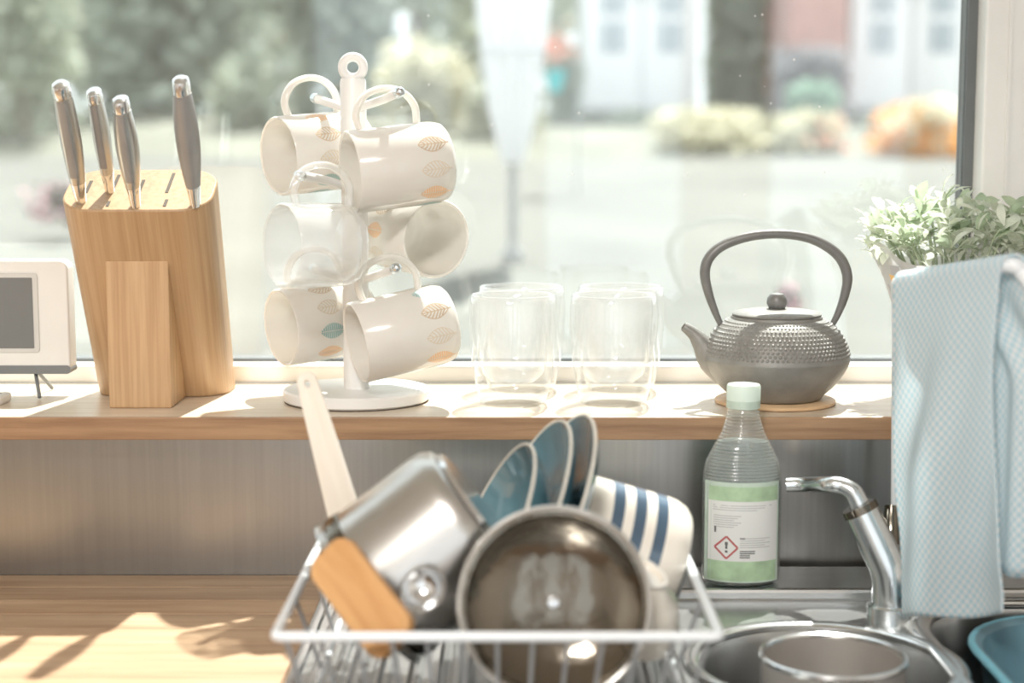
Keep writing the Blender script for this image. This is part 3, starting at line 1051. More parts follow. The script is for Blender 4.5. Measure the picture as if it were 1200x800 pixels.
mug_prof = [(0, 0.004), (MR_ - 0.012, 0.004), (MR_ - 0.010, 0.0), (MR_ - 0.0075, 0.0), (MR_ - 0.003, 0.004), (MR_ - 0.0006, 0.012), (MR_, 0.022), (MR_, ML_ - 0.0015),
            (MR_ - 0.0014, ML_), (MR_ - 0.0035, ML_ - 0.0012), (MR_ - 0.0038, 0.022), (MR_ - 0.006, 0.012), (MR_ - 0.014, 0.008), (0, 0.0078)]


def mug(mouth, m, label, glass=False, order=0, hint=(0, 0, 1), L=ML_, z0=0.010):
    m = Vector(m).normalized()
    M = frame(mouth - m * L, m, hint)
    o = thing('mug', label, 'mug', M, 'mugs on the mug tree')
    if glass:
        o.name = 'glass_mug'
    s = L / ML_
    pr_ = [(r, z * s) for r, z in mug_prof]
    mt = 'cup_glass' if glass else 'ceramic'
    part('body', lathe(pr_, 56, caps=False), mt, o, angle=60)
    hp = [(0, MR_ - 0.004, L - 0.018), (0, MR_ + 0.016, L - 0.014), (0, MR_ + 0.034, L - 0.026), (0, MR_ + 0.040, L - 0.048), (0, MR_ + 0.034, L - 0.068),
          (0, MR_ + 0.018, L - 0.080), (0, MR_ - 0.004, L - 0.080)]
    part('handle', tube(smooth_path(hp, 6), 0.0062, 12, flat=0.62, up=(0, 1, 0)), mt, o)
    if not glass:
        front = {0: (('solid', 'print_teal'), ('line', 'print_brown'), ('line', 'print_beige'), ('solid', 'print_orange')),
                 1: (('line', 'print_brown'), ('line', 'print_beige'), ('solid', 'print_teal'), ('solid', 'print_orange')),
                 2: (('solid', 'print_orange'), ('line', 'print_brown'), ('line', 'print_beige'), ('solid', 'print_teal'))}[order]
        rest = (('solid', 'print_teal'), ('line', 'print_brown'), ('line', 'print_beige'), ('solid', 'print_orange'), ('line', 'print_brown'), ('solid', 'print_beige'))
        for k in range(10):
            st, mm = (front + rest)[k]
            part('leaf_print', leaf_print(st, math.radians(65 - 36 * k), z0, 0.031, 0.0175), mm, o, smooth=False)
    return o


up = (0, 0, 1)
mug(P(410, 202, 1.742), (-0.925, -0.35, -0.11), 'leaf printed white mug on the top peg towards the tumblers, mouth turned away', order=0)
mug(P(326, 183, 1.832), (-0.80, -0.58, -0.08), 'leaf printed white mug on the top peg towards the knives', order=2, z0=0.048)
mug(P(512, 280, 1.815), (0.58, -0.80, -0.06), 'leaf printed white mug on the middle peg, mouth facing the tumblers', order=2, z0=0.030)
mug(P(329, 384, 1.832), (-0.82, -0.55, -0.08), 'leaf printed white mug on the lowest peg towards the knives', order=1, z0=0.048)
mug(P(417, 402, 1.742), (-0.925, -0.36, -0.18), 'leaf printed white mug on the lowest peg just above the round base', order=0)
mug(P(330, 288, 1.686), (-0.80, -0.58, 0.02), 'clear glass mug on the middle peg among the white mugs', glass=True, L=0.084)
peg(128, [P(445, 118, 1.775), P(466, 109, 1.735)])
peg(130, [P(390, 122, 1.84), P(372, 116, 1.865)])
peg(222, [P(385, 212, 1.78), P(354, 206, 1.735)])
peg(230, [P(450, 222, 1.84), P(480, 214, 1.85)])
peg(330, [P(440, 323, 1.775), P(462, 315, 1.735)])
peg(330, [P(390, 322, 1.84), P(370, 316, 1.865)])

# ------------------------------------------------------------------ double-walled tumblers
def tumbler(px, D, label):
    x = P(px, 400, D).x
    o = thing('glass_tumbler', label, 'glass', (x, D, Z_SILL), 'double walled tumblers on the sill')
    R_ = 52.0 / F_PX * D
    H_ = 0.122
    outer_ = [(0, 0.0), (R_ * 0.66, 0.0), (R_ * 0.74, 0.003), (R_ * 0.82, 0.014), (R_ * 0.94, H_ * 0.4), (R_, H_ * 0.72), (R_ * 0.985, H_ * 0.92), (R_ * 0.95, H_ - 0.001), (R_ * 0.935, H_)]
    inner = [(R_ * 0.92, H_ - 0.001), (R_ * 0.885, H_ * 0.9), (R_ * 0.87, H_ * 0.7), (R_ * 0.80, H_ * 0.42), (R_ * 0.68, 0.034), (R_ * 0.5, 0.026), (0, 0.024)]
    part('outer_wall', lathe(outer_, 48, caps=False), 'drinking_glass', o, angle=70)
    part('inner_wall', lathe([(R_ * 0.935, H_)] + inner, 48, caps=False), 'drinking_glass', o, angle=70)
    part('rim', tube([(R_ * 0.93 * math.cos(a), R_ * 0.93 * math.sin(a), H_ - 0.0004) for a in [2 * math.pi * k / 48 for k in range(48)]], 0.0014, 8, True), 'drinking_glass', o)


tumbler(601, 1.79, 'clear double walled tumbler in front, next to the mug tree')
tumbler(719, 1.79, 'clear double walled tumbler in front, towards the iron teapot')
tumbler(611, 1.897, 'clear double walled tumbler standing against the window, next to the mug tree')
tumbler(727, 1.897, 'clear double walled tumbler standing against the window, towards the teapot')

# ------------------------------------------------------------------ teapot and trivet
KY = 1.80
kx = P(909, 430, KY).x
tv = thing('trivet', 'thin round wooden trivet under the iron teapot', 'trivet', (kx, KY, Z_SILL))
part('disc', lathe([(0, 0), (0.065, 0), (0.067, 0.001), (0.067, 0.004), (0.0655, 0.005), (0, 0.005)], 48), 'trivet_wood', tv)
KZ = Z_SILL + 0.005
ket = thing('iron_teapot', 'grey cast iron teapot with hobnail dots and hoop handle', 'teapot', (kx, KY, KZ))
kp = [(0, 0.001), (0.046, 0.0), (0.051, 0.002), (0.054, 0.006), (0.065, 0.016), (0.0755, 0.030), (0.0805, 0.040), (0.0815, 0.044), (0.0822, 0.0455), (0.0815, 0.047),
      (0.0805, 0.052), (0.0775, 0.062), (0.0720, 0.073), (0.0640, 0.0825), (0.0560, 0.088), (0.0510, 0.090), (0.0505, 0.093), (0.044, 0.093), (0.044, 0.089), (0, 0.089)]
kbod = part('body', lathe(kp, 72, caps=False), 'iron', ket, angle=50)
bumps = []
arcp = [(0.0812, 0.0495), (0.0805, 0.052), (0.0795, 0.0560), (0.0782, 0.0600), (0.0766, 0.0640), (0.0745, 0.0680), (0.0720, 0.0722), (0.0688, 0.0765), (0.0650, 0.0805), (0.0608, 0.0842), (0.0565, 0.0872)]
dz_ = 0
for row, (r, z) in enumerate(arcp[1:]):
    n = 92
    for k in range(n):
        a = 2 * math.pi * (k + 0.5 * (row % 2)) / n
        s = 0.0019 * r / 0.0815 + 0.0003
        pr2 = arcp[row]
        tn = Vector((r - pr2[0], z - pr2[1])).normalized()
        nn = Vector((tn.y, -tn.x))
        c = Vector((r * math.cos(a), r * math.sin(a), z))
        N_ = Vector((nn.x * math.cos(a), nn.x * math.sin(a), nn.y))
        T1 = Vector((-math.sin(a), math.cos(a), 0))
        T2 = N_.cross(T1)
        V = []
        for rr, hh in ((1.0, -0.0003), (0.75, 0.0009)):
            V += [c + (T1 * math.cos(q * math.pi / 3) + T2 * math.sin(q * math.pi / 3)) * s * rr + N_ * hh for q in range(6)]
        V.append(c + N_ * 0.0015)
        Fq = [(q, (q + 1) % 6, 6 + (q + 1) % 6, 6 + q) for q in range(6)] + [(6 + q, 6 + (q + 1) % 6, 12) for q in range(6)]
        bumps.append((V, Fq))
part('hobnail_dots', join(*bumps), 'iron', ket, kind='stuff', angle=80)
lid = part('lid', lathe([(0.049, 0.0935), (0.0495, 0.0955), (0.047, 0.0975), (0.035, 0.0995), (0.018, 0.1005), (0.0095, 0.101), (0.0, 0.101)], 48), 'iron', ket)
kzz = P(907, 354, KY).z - KZ
part('knob', lathe([(0.0075, 0.100), (0.0062, 0.103), (0.0058, kzz - 0.0105), (0.0085, kzz - 0.008), (0.0115, kzz - 0.001), (0.0108, kzz + 0.005), (0.0075, kzz + 0.0092), (0, kzz + 0.011)], 28),
     'iron_handle', lid)
hpts = [(846, 383), (838, 365), (830, 342), (826, 320), (831, 302), (848, 287), (878, 277), (912, 274), (945, 278), (970, 289), (986, 304), (993, 324), (990, 345), (983, 365), (974, 383)]
part('hoop_handle', tube(smooth_path([P(x, y, KY) for x, y in hpts], 5), [0.0030, 0.0042, 0.0052, 0.0058, 0.006, 0.0058, 0.0054, 0.0052, 0.0054, 0.0058, 0.006, 0.0058, 0.0052, 0.0042, 0.0030], 12),
     'iron_handle', ket, True)
for lx, ly in ((849, 382), (972, 382)):
    c = P(lx, ly, KY)
    part('handle_lug', tube([c - Vector((0, 0, 0.008)), c + Vector((0, 0, 0.003))], [0.007, 0.005], 10), 'iron_handle', ket, True)
spp = smooth_path([P(850, 432, KY), P(834, 420, KY), P(823, 403, KY), P(813, 391, KY), P(801, 382, KY)], 5)
part('spout', tube(spp, [0.020, 0.0165, 0.0115, 0.0075, 0.0052], 18, up=(0, 1, 0)), 'iron', ket, True)
part('spout_mouth', tube([spp[-1], spp[-1] + (spp[-1] - spp[-2]).normalized() * 0.0006], 0.0036, 12), 'slot_dark', ket, True)

# ------------------------------------------------------------------ potted herb in a paper sleeve
PY_ = 1.845
pxx = P(1118, 400, PY_).x
pl = thing('potted_herb', 'bushy pale leaved herb in a paper sleeved pot', 'plant', (pxx, PY_, Z_SILL))
zrim = P(1118, 318, PY_).z - Z_SILL
part('pot', lathe([(0, 0), (0.050, 0), (0.052, 0.003), (0.062, 0.10), (0.065, 0.102), (0.065, 0.112), (0.060, 0.112), (0.058, 0.10), (0, 0.10)], 36), 'sleeve_grey', pl)
part('soil', lathe([(0.058, 0.0995), (0.04, 0.104), (0, 0.106)], 24), 'soil', pl)
SV, SF = [], []
ns = 40
for j, (r, z) in enumerate(((0.055, 0.002), (0.068, 0.10), (0.078, zrim - 0.01), (0.088, zrim + 0.012))):
    for k in range(ns):
        a = 2 * math.pi * k / ns
        pk = 0.0
        if j == 3:
            pk = 0.022 * max(0, math.cos((a - math.radians(190)) * 2.5)) ** 2
        rr = r * (1 + 0.05 * math.sin(7 * a) * (j / 3)) + pk * 0.4
        SV.append((rr * math.cos(a), min(rr * math.sin(a), 0.098), z + pk))
for j in range(3):
    for k in range(ns):
        SF.append((j * ns + k, j * ns + (k + 1) % ns, (j + 1) * ns + (k + 1) % ns, (j + 1) * ns + k))
sl = part('paper_sleeve', (SV, SF), 'sleeve_paper', pl, angle=80, label='crinkled pale paper sleeve with orange print')
for (a_, z_, w_, h_, mm) in ((200, zrim - 0.012, 0.010, 0.022, 'sleeve_orange'), (213, zrim - 0.006, 0.006, 0.018, 'sleeve_orange'), (225, zrim - 0.018, 0.014, 0.010, 'sleeve_grey'), (206, zrim + 0.004, 0.016, 0.012, 'sleeve_grey'),
                       (190, zrim - 0.02, 0.008, 0.014, 'sleeve_grey')):
    V = []
    for s, zz_ in ((-1, -1), (1, -0.6), (1.1, 0.9), (-0.7, 1)):
        an = math.radians(a_) + s * w_ / 0.16
        zc = z_ + zz_ * h_ / 2
        r = 0.0795 + (zc - (zrim - 0.01)) * 0.42 + 0.0035
        V.append((r * math.cos(an), r * math.sin(an), zc))
    part('print_patch', (V, [(0, 1, 2, 3)]), mm, sl, smooth=False)
# leaves share three meshes
LM = []
for q in range(3):
    L_, W_ = (0.025, 0.0135) if q < 2 else (0.031, 0.0115)
    prf = [(0.0, 0.06), (0.2, 0.62), (0.45, 1.0), (0.7, 0.78), (0.9, 0.35), (1.0, 0.02)]
    V, Fs = [], []
    for t, w_ in prf:
        zc = 0.25 * L_ * math.sin(t * 2.2)
        V += [(-W_ / 2 * w_, L_ * t, zc + 0.0014 * w_), (0, L_ * t, zc), (W_ / 2 * w_, L_ * t, zc + 0.0014 * w_)]
    for i in range(len(prf) - 1):
        for j in range(2):
            a = i * 3 + j
            Fs.append((a, a + 1, a + 4, a + 3))
    LM.append(mesh_data('leaf', (V, Fs), 'leaf_green' if q == 0 else 'leaf_pale', True, angle=180))
r2 = random.Random(11)
for s in range(46):
    a = r2.uniform(0, 2 * math.pi)
    rad = math.sqrt(r2.random())
    sp0 = Vector((0.045 * rad * math.cos(a), 0.045 * rad * math.sin(a), 0.104))
    hh = zrim + 0.085 * (1 - 0.55 * rad * rad) * r2.uniform(0.75, 1.12)
    ex = Vector((0.112 * rad * math.cos(a), max(-0.095, min(0.078, 0.095 * rad * math.sin(a))), hh))
    md = sp0.lerp(ex, 0.55) + Vector((0, 0, 0.022))
    pth = smooth_path([sp0, md, ex], 5)
    part('stem', tube(pth, [0.0013, 0.0011, 0.0007], 5), 'stem_green', pl)
    for j in range(6):
        f = 0.5 + 0.5 * j / 5
        p = pth[min(len(pth) - 1, int(f * (len(pth) - 1)))]
        an = r2.uniform(0, 2 * math.pi)
        tilt = r2.uniform(-0.2, 0.9)
        M = Matrix.Translation(p) @ Matrix.Rotation(an, 4, 'Z') @ Matrix.Rotation(tilt, 4, 'X') @ Matrix.Rotation(r2.uniform(-0.5, 0.5), 4, 'Y') @ Matrix.Scale(r2.uniform(0.75, 1.25), 4)
        o = bpy.data.objects.new('leaf', LM[r2.randrange(3)])
        COL.objects.link(o)
        o.parent = pl
        # keep clear of the window pane
        if p.y > 0.06:
            M = Matrix.Translation(p) @ Matrix.Rotation(math.pi + r2.uniform(-1, 1), 4, 'Z') @ Matrix.Rotation(tilt, 4, 'X')
        o.matrix_basis = M

xl = []
for _ in range(420):
    a = r2.uniform(0, 2 * math.pi)
    rad = math.sqrt(r2.random())
    hh = zrim + 0.078 * (1 - 0.6 * rad * rad) * r2.uniform(0.15, 1.05)
    p = Vector((0.104 * rad * math.cos(a), max(-0.088, min(0.07, 0.09 * rad * math.sin(a))), hh))
    M = Matrix.Translation(p) @ Matrix.Rotation(r2.uniform(0, 6.3), 4, 'Z') @ Matrix.Rotation(r2.uniform(-0.3, 1.0), 4, 'X') @ Matrix.Scale(r2.uniform(0.5, 0.9), 4)
    if p.y > 0.05:
        M = Matrix.Translation(p) @ Matrix.Rotation(math.pi + r2.uniform(-1, 1), 4, 'Z') @ Matrix.Scale(0.7, 4)
    xl.append(([M @ v.co for v in LM[1].vertices], [tuple(f.vertices) for f in LM[1].polygons]))
part('small_leaves', join(*xl), 'leaf_pale', pl, kind='stuff', angle=180)

# ------------------------------------------------------------------ dish rack
ZR = 0.99
RA, RB_ = U(322, 746, ZR), U(850, 746, ZR)
RC = U(806, 669, ZR)
ry0, ry1 = RA.y, 1.575
rx0, rx1 = RA.x, (RB_.x + RC.x) / 2
ZF = 0.922
rack = thing('dish_rack', 'white coated wire dish rack standing on the drainer', 'dish rack', ((rx0 + rx1) / 2, (ry0 + ry1) / 2, Z_DECK + 0.003))
rim = [(x, y, ZR) for x, y in rrect(rx1 - rx0, ry1 - ry0, 0.006, 4, (rx0 + rx1) / 2, (ry0 + ry1) / 2)]
part('top_rim', tube(rim, 0.0042, 10, True), 'rack_white', rack, True)
in_ = 0.022
flr = [(x, y, ZF) for x, y in rrect(rx1 - rx0 - 2 * in_, ry1 - ry0 - 2 * in_, 0.006, 4, (rx0 + rx1) / 2, (ry0 + ry1) / 2)]
part('floor_rim', tube(flr, 0.003, 8, True), 'rack_white', rack, True)
fx0, fx1, fy0, fy1 = rx0 + in_, rx1 - in_, ry0 + in_, ry1 - in_
nw = 12
for k in range(nw + 1):
    t = k / nw
    xt, xb = rx0 + 0.008 + (rx1 - rx0 - 0.016) * t, fx0 + (fx1 - fx0) * t
    part('wire', tube(smooth_path([(xt, ry0, ZR), (xb, fy0 - 0.003, ZF + 0.008), (xb, fy0 + 0.006, ZF), (xb, (fy0 + fy1) / 2, ZF), (xb, fy1 - 0.006, ZF), (xb, fy1 + 0.003, ZF + 0.008), (xt, ry1, ZR)], 3), 0.0019, 7),
         'rack_shaded', rack, True)
for k in range(1, 3):
    t = k / 3
    y_ = ry0 + (ry1 - ry0) * t
    yb = fy0 + (fy1 - fy0) * t
    for xr, xf_ in ((rx0, fx0), (rx1, fx1)):
        part('side_wire', tube([(xr, y_, ZR), (xf_, yb, ZF)], 0.0019, 7), 'rack_shaded', rack, True)
for xx in (fx0 + 0.01, fx1 - 0.01):
    for yy in (fy0 + 0.01, fy1 - 0.01):
        part('foot', tube([(xx, yy, Z_DECK + 0.0045), (xx, yy, ZF)], 0.0042, 10), 'rack_white', rack, True)
part('side_strut', tube([(rx1, ry1 - 0.004, ZR), (rx1 - 0.028, ry1 - 0.05, ZF + 0.004)], 0.003, 8), 'rack_white', rack, True)

# ------------------------------------------------------------------ things in the rack
def disc_thing(c, n, r, depth, name, label, cat, m_in, m_rim, foot=True, group=None, thick=0.004):
    """plate or lid: centre of rim plane c, face normal n"""
    M = frame(c, n, (0, 0, 1))
    o = thing(name, label, cat, M, group)
    pr = [(0, -depth), (r * 0.55, -depth), (r * 0.70, -depth * 0.85), (r * 0.88, -depth * 0.35), (r * 0.985, 0.0)]
    pr2_ = [(r, -0.001), (r * 0.90, -depth * 0.35 - thick), (r * 0.70, -depth * 0.85 - thick), (r * 0.55, -depth - thick)]
    pr2_ += [(r * 0.54, -depth - thick - 0.003), (r * 0.50, -depth - thick - 0.003), (r * 0.49, -depth - thick)] if foot else []
    part('dish', lathe(pr + pr2_ + [(0, -depth - thick)], 64, caps=False), m_in, o)
    part('rim_edge', tube([(r * 0.993 * math.cos(a), r * 0.993 * math.sin(a), -0.0003) for a in [2 * math.pi * k / 64 for k in range(64)]], 0.0014, 8, True), m_rim, o)
    return o


g = 'teal plates in the dish rack'
pn = Vector((-0.89, -0.16, 0.42)).normalized()
ez = Vector((0, 0, 1))
pup = (ez - pn * ez.dot(pn)).normalized()


def plate_at(px, py, D, r, depth, label, n=pn):
    n = Vector(n).normalized()
    upv = (ez - n * ez.dot(n)).normalized()
    return disc_thing(P(px, py, D) - upv * r, n, r, depth, 'plate', label, 'plate', 'teal_glaze', 'glaze_rim', group=g)


plate_at(690, 487, 1.449, 0.107, 0.016, 'tallest teal glazed plate leaning beside the striped mug')
plate_at(662.6, 493.8, 1.4444, 0.1048, 0.018, 'teal glazed plate with pale rim in the middle of the rack')
plate_at(622, 521.5, 1.415, 0.0925, 0.030, 'small deep teal plate closest to the saucepan')

# saucepan lying bottom-up
pm = (P(470, 715, 1.30) - P(575, 590, 1.37))
pan_dir = Vector((-0.76, -0.06, -0.58)).normalized()     # from base to mouth
pan_r, pan_h = 0.0712, 0.1204
pan_c = P(560.5, 597, 1.377)
PM = frame(pan_c, pan_dir, (0, -0.3, 1))
pan = thing('saucepan', 'steel saucepan tipped bottom up in the dish rack', 'saucepan', PM)
part('body', lathe([(0, 0), (pan_r - 0.016, 0), (pan_r - 0.006, 0.003), (pan_r - 0.001, 0.011), (pan_r, 0.02), (pan_r, pan_h - 0.018), (pan_r + 0.001, pan_h - 0.004), (pan_r + 0.003, pan_h), (pan_r - 0.0015, pan_h - 0.001),
                    (pan_r - 0.0025, 0.022), (pan_r - 0.008, 0.007), (0, 0.004)], 64, caps=False), 'steel', pan)
part('base_disc', lathe([(0, -0.004), (pan_r - 0.014, -0.004), (pan_r - 0.012, 0.0005), (0, 0.0005)], 48), 'steel_bright', pan)
part('rim_band', lathe([(pan_r + 0.0008, pan_h - 0.022), (pan_r + 0.0022, pan_h - 0.018), (pan_r + 0.0022, pan_h - 0.010), (pan_r + 0.0008, pan_h - 0.007)], 64, caps=False), 'steel_dark', pan)

# big lid standing in front
lc = P(650, 707, 1.279)
ln_n = Vector((0.03, -0.97, 0.23)).normalized()
LMx = frame(lc, ln_n, (0, 0, 1))
ldo = thing('pan_lid', 'dark shiny round pan lid standing on edge', 'lid', LMx)
lr = 0.0781
part('dome', lathe([(0, -0.020), (lr * 0.4, -0.0185), (lr * 0.72, -0.012), (lr * 0.88, -0.004), (lr * 0.92, 0.0), (lr * 0.985, 0.001), (lr, 0.0), (lr * 0.985, -0.0015), (lr * 0.92, -0.0025),
                    (lr * 0.88, -0.0065), (lr * 0.72, -0.0145), (lr * 0.4, -0.021), (0, -0.0225)], 72, caps=False), 'steel_dark', ldo)
part('rim_edge', tube([(lr * 0.99 * math.cos(a), lr * 0.99 * math.sin(a), 0.0) for a in [2 * math.pi * k / 72 for k in range(72)]], 0.0022, 8, True), 'steel', ldo)
part('knob', lathe([(0, -0.022), (0.006, -0.022), (0.006, -0.03), (0.014, -0.033), (0.014, -0.040), (0, -0.042)], 24), 'iron_handle', ldo)
part('knob_screw', xf(lathe([(0.006, 0), (0.005, 0.002), (0, 0.003)], 16), Matrix.Translation((0, 0, -0.0205))), 'steel_bright', ldo)

# striped mug on its side
sd_ = Vector((-0.80, -0.05, 0.24)).normalized()          # from base to mouth (towards the plates)
SM = frame(P(793, 655, 1.468), sd_, (0, 0.4, 1))
sm = thing('striped_mug', 'cream mug with three navy blue stripes lying in the rack', 'mug', SM)
sr, sh = 0.054, 0.104
part('body', lathe([(0, 0.004), (sr - 0.014, 0.004), (sr - 0.012, 0), (sr - 0.010, 0), (sr - 0.004, 0.006), (sr - 0.0005, 0.016), (sr, 0.024), (sr, sh - 0.001), (sr - 0.0015, sh), (sr - 0.0035, sh - 0.001), (sr - 0.004, 0.02), (sr - 0.014, 0.009), (0, 0.008)],
                   64, caps=False), 'cream_glaze', sm)
for k in range(3):
    z0 = 0.026 + k * 0.0205
    part('navy_stripe', lathe([(sr - 0.0003, z0), (sr + 0.0004, z0 + 0.0006), (sr + 0.0004, z0 + 0.0108), (sr - 0.0003, z0 + 0.0114)], 64, caps=False), 'navy_glaze', sm)
hp = [(0, -sr + 0.003, 0.022), (0, -sr - 0.018, 0.024), (0, -sr - 0.027, 0.045), (0, -sr - 0.018, 0.068), (0, -sr + 0.003, 0.072)]
part('handle', tube(smooth_path(hp, 6), 0.006, 12, flat=0.65, up=(0, 1, 0)), 'cream_glaze', sm)

# white bowl behind the lid
wbM = frame(P(719, 728, 1.362), Vector((-0.40, 0.22, -0.85)), (0, 1, 0))
wbo = thing('white_bowl', 'plain white bowl upside down behind the dark lid', 'bowl', wbM)
br = 0.054
part('shell', lathe([(0, -0.052), (0.024, -0.052), (0.026, -0.049), (0.042, -0.040), (0.053, -0.022), (br, -0.001), (br - 0.0015, 0), (br - 0.003, -0.001), (0.050, -0.022), (0.040, -0.037), (0, -0.045)], 56, caps=False), 'cream_glaze', wbo)
part('foot_ring', lathe([(0.024, -0.052), (0.0245, -0.056), (0.0215, -0.056), (0.021, -0.051)], 40, caps=False), 'cream_glaze', wbo)

# pale wooden spatula
w0, w1 = P(357, 436, 1.478), P(432, 705, 1.457)
wd_ = (w1 - w0)
SPM = frame(w0, wd_, Vector((1, 0, 0)))
spa = thing('wooden_spatula', 'pale wooden spatula with hanging hole in its handle', 'spatula', SPM)
LS = wd_.length
outl = []
# local y = across, z = along
half = [(0.0, 0.0), (0.002, 0.0062), (0.006, 0.0091), (0.03, 0.0108), (0.12, 0.0145), (LS - 0.02, 0.017), (LS, 0.0125)]
ring = [(y, z) for z, y in half] + [(-y, z) for z, y in reversed(half[1:])]
hole = [(0.0030 * math.cos(a), 0.011 + 0.0034 * math.sin(a)) for a in [2 * math.pi * k / 16 for k in range(16)]]
pv = plate_with_holes(ring, [hole], 0.0025, 0.005)
pv = ([(v.z, v.x, v.y) for v in pv[0]], pv[1])
part('blade', pv, 'pale_wood', spa, smooth=False, bevel=0.0008)

# small wooden board leaning by the saucepan
wc = P(424, 700, 1.2795)
bn = Vector((-0.40, -0.85, 0.32)).normalized()
along = (P(470, 745, 1.30) - P(385, 640, 1.345))
BM = frame(wc, bn, along)
wbd = thing('wooden_board', 'small orange brown wooden board leaning in the rack corner', 'board', BM)
part('board', prism(rrect(0.046, 0.105, 0.014, 6), -0.006, 0.006), 'board_wood', wbd, bevel=0.002)

# ladle with bright bowl
lbc = P(496, 690, 1.2845)
lad = thing('steel_ladle', 'small steel ladle between the saucepan and the lid', 'ladle', frame(lbc, (-0.25, -0.8, 0.55), (0, 0, 1)))
part('bowl', lathe([(0, -0.016), (0.010, -0.0135), (0.017, -0.006), (0.019, 0.0), (0.0178, 0.0), (0.016, -0.006), (0.009, -0.012), (0, -0.0145)], 32, caps=False), 'steel_bright', lad)
part('handle', tube(smooth_path([P(502, 702, 1.2805), P(479, 722, 1.2775), P(451, 742, 1.2755), P(429, 757, 1.2745)], 4), 0.0032, 10, flat=0.5), 'steel', lad, True)

# ------------------------------------------------------------------ garden
GV, GF = [], []
zg0 = lambda y: 0.62 if y < 2.4 else (0.62 + (1.29 - 0.62) * min(1, (y - 2.4) / 9.0))
ysg = [2.06, 2.4] + [2.4 + 9.0 * k / 12 for k in range(1, 13)]
xsg = [-14 + k * 1.0 for k in range(29)]
for y in ysg:
    for x in xsg:
        GV.append((x, y, zg0(y) + 0.02 * math.sin(x * 1.3 + y)))
nx = len(xsg)
for j in range(len(ysg) - 1):
    for i in range(nx - 1):
        GF.append((j * nx + i, j * nx + i + 1, (j + 1) * nx + i + 1, (j + 1) * nx + i))
lw_ = part('lawn', (GV, GF), 'lawn', angle=180)
tag(lw_, 'pale sunlit lawn sloping up from the window', 'lawn', None, 'structure')
BV, BF = [], []
for y, z in ((11.4, 1.27), (12.2, 1.45), (13.5, 1.62), (15, 1.70), (40, 1.9)):
    for x in (-30, 30):
        BV.append((x, y, z))
for j in range(4):
    BF.append((2 * j, 2 * j + 1, 2 * j + 3, 2 * j + 2))
bk = part('garden_bank', (BV, BF), 'bank_soil', angle=180)
tag(bk, 'planted soil bank rising behind the lawn', 'bank', None, 'structure')


def shrub(px0, px1, py0, py1, D, m, name, label, cat='shrub', n=1100, bloom=None, nb=0, base=None, leaf=0.05, boxy=False, group='shrubs and trees across the lawn'):
    """leafy crown filling a photo rectangle at distance D, with a stem down to the ground"""
    a, b = P(px0, py1, D), P(px1, py0, D)
    c = (a + b) / 2
    rx_, rz_ = (b.x - a.x) / 2, (b.z - a.z) / 2
    ryy = min(rx_, 1.2) * 0.8
    gz = base if base is not None else min(a.z, c.z - rz_)
    o = thing(name, label, cat, (c.x, D, gz), group)
    rr = random.Random(int(px0 * 7 + py0 * 3 + D * 10))
    def cloud(N, s, shell):
        V, Fs = [], []
        lobes = [(Vector((rr.uniform(-0.55, 0.55) * rx_, rr.uniform(-0.5, 0.5) * ryy, rr.uniform(-0.5, 0.5) * rz_)), rr.uniform(0.45, 0.7)) for _ in range(9)]
        for _ in range(N):
            lc_, lr_ = lobes[rr.randrange(9)]
            d = Vector((rr.gauss(0, 1), rr.gauss(0, 1), rr.gauss(0, 1))).normalized()
            q = rr.uniform(shell, 1.0)
            if boxy:
                p = Vector((rr.uniform(-rx_, rx_), rr.uniform(-ryy, ryy) * 0.6, rr.uniform(-rz_, rz_)))
            else:
                p = Vector((lc_.x + d.x * rx_ * lr_ * q, lc_.y + d.y * ryy * lr_ * q, lc_.z + d.z * rz_ * lr_ * q))
            t1 = Vector((rr.gauss(0, 1), rr.gauss(0, 1), rr.gauss(0, 1))).normalized()
            t2 = t1.orthogonal().normalized()
            sz = s * rr.uniform(0.6, 1.4)
            k0 = len(V)
            V.extend([p - t1 * sz, p - t2 * sz * 0.6, p + t1 * sz, p + t2 * sz * 0.6])
            Fs.append((k0, k0 + 1, k0 + 2, k0 + 3))
        off = Vector((0, 0, c.z - gz))
        return [v + off for v in V], Fs
    s_ = max(leaf, 0.085 * math.sqrt(rx_ * rz_))
    part('foliage', cloud(n, s_, 0.5), m, o, smooth=False, kind='stuff')
    if bloom:
        part('blooms', cloud(nb, s_ * 0.8, 0.9), bloom, o, smooth=False, kind='stuff')
    part('stem', tube([(0, 0, 0.0), (0.02, 0, (c.z - gz))], [max(0.02, rx_ * 0.08), max(0.012, rx_ * 0.04)], 8), 'bark', o)
    return o


T = 'shrub'
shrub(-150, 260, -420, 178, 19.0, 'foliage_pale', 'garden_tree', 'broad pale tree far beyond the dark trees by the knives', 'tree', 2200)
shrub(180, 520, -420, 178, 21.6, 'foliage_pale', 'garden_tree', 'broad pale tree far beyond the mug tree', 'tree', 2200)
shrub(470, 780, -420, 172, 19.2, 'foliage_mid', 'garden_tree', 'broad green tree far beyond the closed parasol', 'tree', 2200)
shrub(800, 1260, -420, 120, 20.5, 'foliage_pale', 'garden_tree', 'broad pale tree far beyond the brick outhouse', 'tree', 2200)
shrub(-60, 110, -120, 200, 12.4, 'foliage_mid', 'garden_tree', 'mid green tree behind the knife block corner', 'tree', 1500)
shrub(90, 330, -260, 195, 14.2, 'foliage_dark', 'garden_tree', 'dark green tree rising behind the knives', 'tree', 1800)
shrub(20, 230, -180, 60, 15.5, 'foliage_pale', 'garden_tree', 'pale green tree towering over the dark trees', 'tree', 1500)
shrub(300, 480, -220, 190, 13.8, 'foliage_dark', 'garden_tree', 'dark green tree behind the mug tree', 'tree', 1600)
shrub(400, 580, -280, 70, 15.2, 'foliage_mid', 'garden_tree', 'mid green tree between mug tree and parasol', 'tree', 1500)
